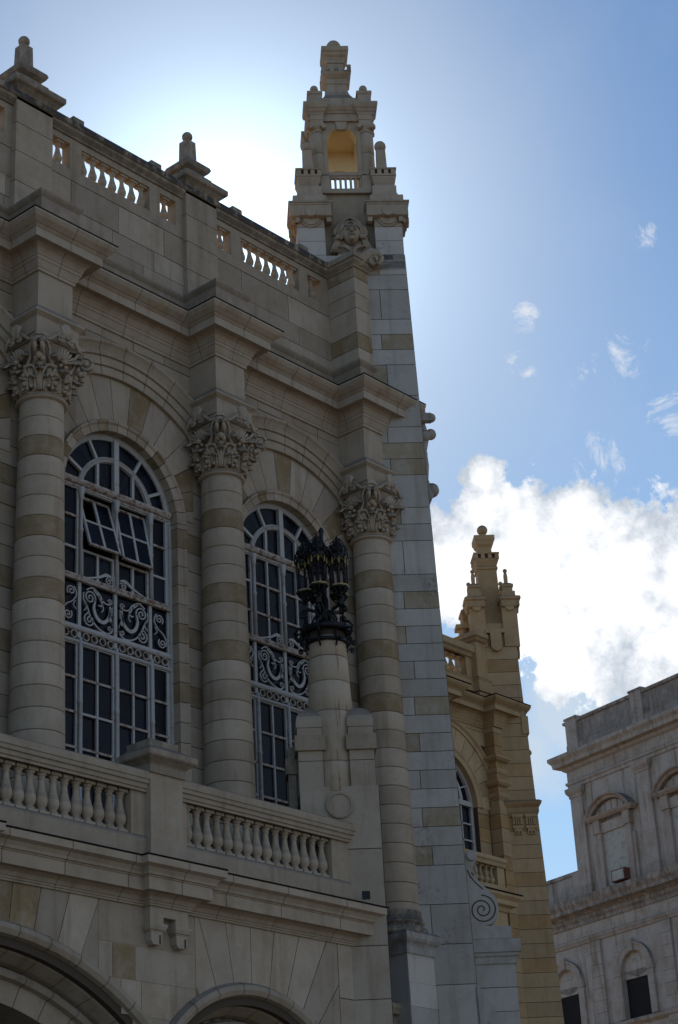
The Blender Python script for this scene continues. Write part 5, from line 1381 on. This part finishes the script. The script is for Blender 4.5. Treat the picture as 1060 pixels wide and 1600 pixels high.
def lantern_mesh():
    body = MB(lambda a, b, z: (a, b, z)); gd = MB(lambda a, b, z: (a, b, z)); gr = MB(lambda a, b, z: (a, b, z)); gl = MB(lambda a, b, z: (a, b, z)); n = 8; R = .135
    # bowl: open ribs
    for k in range(n):
        t = 2 * PI * k / n; c, s_ = math.cos(t), math.sin(t)
        body.tube([(c * r_, s_ * r_, z_) for r_, z_ in ((.04, .0), (.07, .02), (.11, .06), (R, .12))], .012, 5)
        body.tube([(c * R, s_ * R, .12), (c * R, s_ * R, .62)], .010, 5)
        gd.tube([(c * (R + .005), s_ * (R + .005), .50), (c * (R + .012), s_ * (R + .012), .53), (c * (R + .014), s_ * (R + .014), .60)], .014, 6); gd.tube([(c * (R + .012), s_ * (R + .012), .58), (c * (R + .01), s_ * (R + .01), .66)], .012, 5, taper=lambda t: 1 - .85 * t)
        t2_ = t + PI / n; c2, s2 = math.cos(t2_), math.sin(t2_); Ri = R * math.cos(PI / n)
        gd.tube([(c * R, s_ * R, .545), (c2 * Ri * .98 + (c - c2) * Ri * .3, s2 * Ri * .98 + (s_ - s2) * Ri * .3, .60), (c2 * Ri, s2 * Ri, .625)], .007, 5)
        cn, sn = math.cos(t + 2 * PI / n), math.sin(t + 2 * PI / n); gd.tube([(cn * R, sn * R, .545), (c2 * Ri * .98 + (cn - c2) * Ri * .3, s2 * Ri * .98 + (sn - s2) * Ri * .3, .60), (c2 * Ri, s2 * Ri, .625)], .007, 5)
        body.tube([(c * (R + .01), s_ * (R + .01), .64), (c * (R + .025), s_ * (R + .025), .70), (c * (R + .015), s_ * (R + .015), .78)], .022, 6, taper=lambda t: 1 - .7 * t); body.sphere(c * (R + .018), s_ * (R + .018), .795, .017, 6)
        t3 = t + PI / n; body.tube([(math.cos(t3) * .12, math.sin(t3) * .12, .70), (math.cos(t3) * .15, math.sin(t3) * .15, .76), (math.cos(t3) * .135, math.sin(t3) * .135, .84), (math.cos(t3) * .09, math.sin(t3) * .09, .86)], .012, 5); body.tube([(c * .09, s_ * .09, .84), (c * .11, s_ * .11, .90), (c * .05, s_ * .05, .97)], .010, 5)
    body.lathe(0, 0, [(.03, -.04), (.05, -.02), (.045, .0)], 8); body.lathe(0, 0, [(R - .02, .095), (R + .015, .10), (R + .02, .118), (R - .02, .12)], 8, flat=True)
    gr.lathe(0, 0, [(R - .01, .122), (R + .024, .126), (R + .024, .150), (R - .01, .154), (R - .01, .122)], 8, flat=True)
    body.lathe(0, 0, [(R - .03, .61), (R + .02, .62), (R + .025, .67), (R - .01, .69), (.10, .73), (.115, .77), (.12, .81), (.10, .86), (.06, .90), (.035, .93), (.03, .96), (.045, .98), (.015, 1.02), (.006, 1.04)], 8, flat=True)
    gl.lathe(0, 0, [(R - .015, .15), (R - .015, .61)], 8, flat=True)
    return body, gd, gr, gl
lb, lg, lgr, lgl = lantern_mesh(); lfirst = None
for k in range(5):
    a_ = math.radians(110) - k * math.radians(72); p_ = FLa(.30 * math.cos(a_), .30 * math.sin(a_), 13.20)
    if lfirst is None:
        lfirst = lb.build('lantern', [M_IRON], LAMP, loc=p_); lg.build('gilt_arcade', [M_GOLD], lfirst); lgr.build('gilt_band', [M_GOLD], lfirst); lgl.build('glass', [M_CLEAR], lfirst)
    else: place(lfirst, p_, parent=LAMP)

# ================================================================== neighbouring building
by = math.radians(36.51865361 - 49.7794921)
EY = Vector((-math.sin(by), math.cos(by), 0)); EX = Vector((math.cos(by), math.sin(by), 0)); KB = 49.4756
NB = empty('neighbouring_building', 'weathered grey-pink plaster building with pedimented blocked windows and dark arched openings across the street', 'building', tuple(EX * KB + EY * 26))
NL = Vector(NB.location)
FB = lambda a, b, z: tuple(EX * (KB - b) + EY * (-a) + Vector((0, 0, z)) - NL)
nb = MB(FB)
T0 = (.5, .1, 0)
# upper storey block
AL = -28.45
PL2 = [-28.07, -24.72, -21.37, -18.02]
nb.box(AL, -8, -9, -.05, 16.5, 21.0, tone=T0)
ups = [-26.40, -23.05, -19.70]
for i, pc in enumerate(PL2):
    wl = .30
    nb.box(pc - wl, pc + wl, -.05, .06, 16.95, 20.15, tone=(.5, .25, 0)); nb.box(pc - wl - .04, pc + wl + .04, -.05, .10, 16.55, 16.95, tone=(.5, .6, .1))
    nb.sweep([(0, 20.05), (.03, 20.08), (.03, 20.15), (.10, 20.25), (.12, 20.32), (.12, 20.42), (0, 20.46)], [(pc - wl, 0), (pc - wl, .06), (pc + wl, .06), (pc + wl, 0)], tone=(.5, .5, .05))
nb.sweep([(0, 20.45), (.05, 20.45), (.05, 20.56), (.10, 20.60), (.10, 20.68), (.04, 20.72), (.04, 21.06), (.14, 21.12), (.18, 21.2), (.38, 21.24), (.40, 21.38), (.50, 21.50), (.50, 21.62), (0, 21.70)], [(AL, -9), (AL, -.05), (-8, -.05)], tone=(.5, .25, .15))
nb.box(AL + .02, -8, -.6, -.14, 21.6, 22.86, tone=(.0, .2, .4)); nb.box(AL + .02, -8, -.14, -.08, 21.6, 22.05, tone=(.1, .25, .3))
nb.sweep([(0, 22.80), (.06, 22.82), (.08, 22.86), (.08, 22.93), (-.4, 22.96)], [(AL + .02, -9), (AL + .02, -.14), (-8, -.14)], tone=(.3, .1, .6))
for pc in PL2: nb.box(pc - .28, pc + .28, -.16, -.04, 21.6, 22.95, tone=(.45, .35, .1)); nb.box(pc - .32, pc + .32, -.5, -.02, 22.95, 23.03, tone=(.3, .1, .6))
# cornice between storeys, running on past the upper block
SB = [(0, 15.66), (.05, 15.66), (.05, 15.78), (.12, 15.85), (.12, 15.95), (.22, 16.02), (.42, 16.08), (.44, 16.2), (.52, 16.32), (.55, 16.50), (0, 16.60)]
nb.sweep(SB, [(-33.5, -.05), (-8, -.05)], tone=(.5, .35, .55))
nb.sweep([(0, 15.02), (.05, 15.02), (.07, 15.10), (.10, 15.14), (.10, 15.22), (0, 15.26)], [(-33.5, -.05), (-8, -.05)], tone=(.5, .55, .15))
nb.box(-33.5, AL, -.9, -.3, 16.5, 17.55, tone=(.45, .1, .1)); nb.sweep([(0, 17.5), (.05, 17.52), (.05, 17.64), (-.5, 17.66)], [(-33.5, -.3), (AL, -.3)], tone=(.3, .1, .4))
nb.box(-28.95, -28.47, -.5, -.22, 16.55, 17.58, tone=(.5, .2, 0))
# pilasters of the lower storey, scored
for pc in (-31.35, -27.96, -24.62, -21.27):
    for k in range(9):
        z1 = 15.0 - k * .40; nb.box(pc - .27, pc + .27, -.05, .035, z1 - .39, z1, tone=(random.uniform(.3, .7), .25, .05))
# sill band of the lower storey
nb.sweep([(0, 11.95), (.06, 11.98), (.14, 12.04), (.16, 12.15), (0, 12.20)], [(-33.5, -.05), (-8, -.05)], tone=(.5, .5, .1))
# walls of the lower storey with arched openings
lows = [-29.62, -26.24, -22.88, -19.50]
edges = [-33.5, -27.93, -24.56, -21.2, -8]
nb.m = 0
for i, ca in enumerate(lows):
    x0, x1 = edges[i], edges[i + 1]
    archwall(nb, x0, x1, 12.2, 15.7, ca, 13.72, .62, -.05, -.45, 20, tone=(.5, .0, 0))
    nb.box(x0, x1, -.45, -.05, 0, 12.2, tone=T0)
    nb.arc(ca, 13.72, [(.62, -.3), (.62, .0), (.64, .02), (.80, .03), (.84, .06), (.90, .06), (.92, -.05)], 0, PI, 24, tone=(.5, .3, .05))
    for sg in (-1, 1):
        nb.box(*sorted((ca + sg * .62, ca + sg * .90)), -.06, .03, 12.2, 13.66, tone=(.5, .3, .05)); nb.box(*sorted((ca + sg * .60, ca + sg * .95)), -.06, .06, 13.62, 13.74, tone=(.5, .4, .05))
    nb.prism([(ca - .09, 14.33), (ca + .09, 14.33), (ca + .12, 14.72), (ca - .12, 14.72)], -.05, .10, (.5, .4, 0))
nbo = nb.build('facade', [M_BLD, M_MORT], NB)
for i, ca in enumerate(lows):
    wv = MB(FB)
    wv.box(ca - .64, ca + .64, -.24, -.20, 12.2, 13.50, m=1)
    for k in range(16):
        t0, t1 = PI * k / 16, PI * (k + 1) / 16; wv.prism([(ca, 13.48), (ca + .64 * math.cos(t0), 13.70 + .64 * math.sin(t0)), (ca + .64 * math.cos(t1), 13.70 + .64 * math.sin(t1))], -.40, -.15, (.6, 0, 0), m=0)
    wv.box(ca - .62, ca + .62, -.40, -.15, 13.48, 13.74, tone=(.6, 0, 0), m=0); wv.box(ca - .2, ca + .22, -.2, -.13, 14.0, 14.12, m=2)
    wv.build('arched_opening', [M_BLD, M_DARK, M_RUBBLE], NB)
# pedimented blocked windows upstairs
for i, ca in enumerate(ups):
    pw = MB(FB)
    pw.box(ca - .60, ca + .60, -.05, -.02, 16.6, 18.55, m=2)
    pw.box(ca - .62, ca + .62, -.05, .05, 18.5, 18.85, tone=(.5, .2, 0))
    for sg in (-1, 1):
        pw.box(*sorted((ca + sg * .60, ca + sg * .86)), -.05, .10, 16.6, 18.55, tone=(.5, .7, .1)); pw.box(*sorted((ca + sg * .58, ca + sg * .92)), -.05, .16, 18.5, 18.98, tone=(.5, .7, .1))
        pw.box(*sorted((ca + sg * .82, ca + sg * 1.0)), -.05, .05, 16.6, 18.2, tone=(.5, .6, .1))
    pw.sweep([(0, 18.95), (.05, 18.96), (.14, 19.04), (.16, 19.10), (0, 19.14)], [(ca - 1.05, -.05), (ca - 1.05, .15), (ca + 1.05, .15), (ca + 1.05, -.05)], tone=(.5, .8, .1))
    R_ = 1.32; h_ = math.asin(1.12 / R_); cz_ = 19.68 - R_
    pw.arc(ca, cz_ + .05, [(R_ - .16, -.05), (R_ - .16, .20), (R_ - .08, .24), (R_ - .04, .32), (R_, .33), (R_ + .01, -.05)], PI / 2 - h_, PI / 2 + h_, 18, tone=(.45, .9, .15))
    pw.arc(ca, cz_ + .0, [(R_ - .55, -.05), (R_ - .55, .04), (R_ - .14, .04)], PI / 2 - h_ * .8, PI / 2 + h_ * .8, 14, tone=(.5, .1, .0))
    for q in range(5): x = ca - .6 + .3 * q; pw.box(x - .03, x + .03, -.05, .06, 19.2, 19.2 + .34 - .5 * abs(x - ca) ** 2 * .6, tone=(.4, .9, .1))
    pw.build('pedimented_window', [M_BLD, M_DARK, M_RUBBLE], NB)
ac = MB(FB); ac.box(-26.45, -25.80, .02, .35, 16.62, 17.02, m=0); ac.box(-26.40, -25.85, .35, .37, 16.66, 16.98, m=1); ac.build('window_box', [plain('rusty_metal', (.16, .05, .03), .8, c2=(.05, .03, .03)), M_RUBBLE], NB)
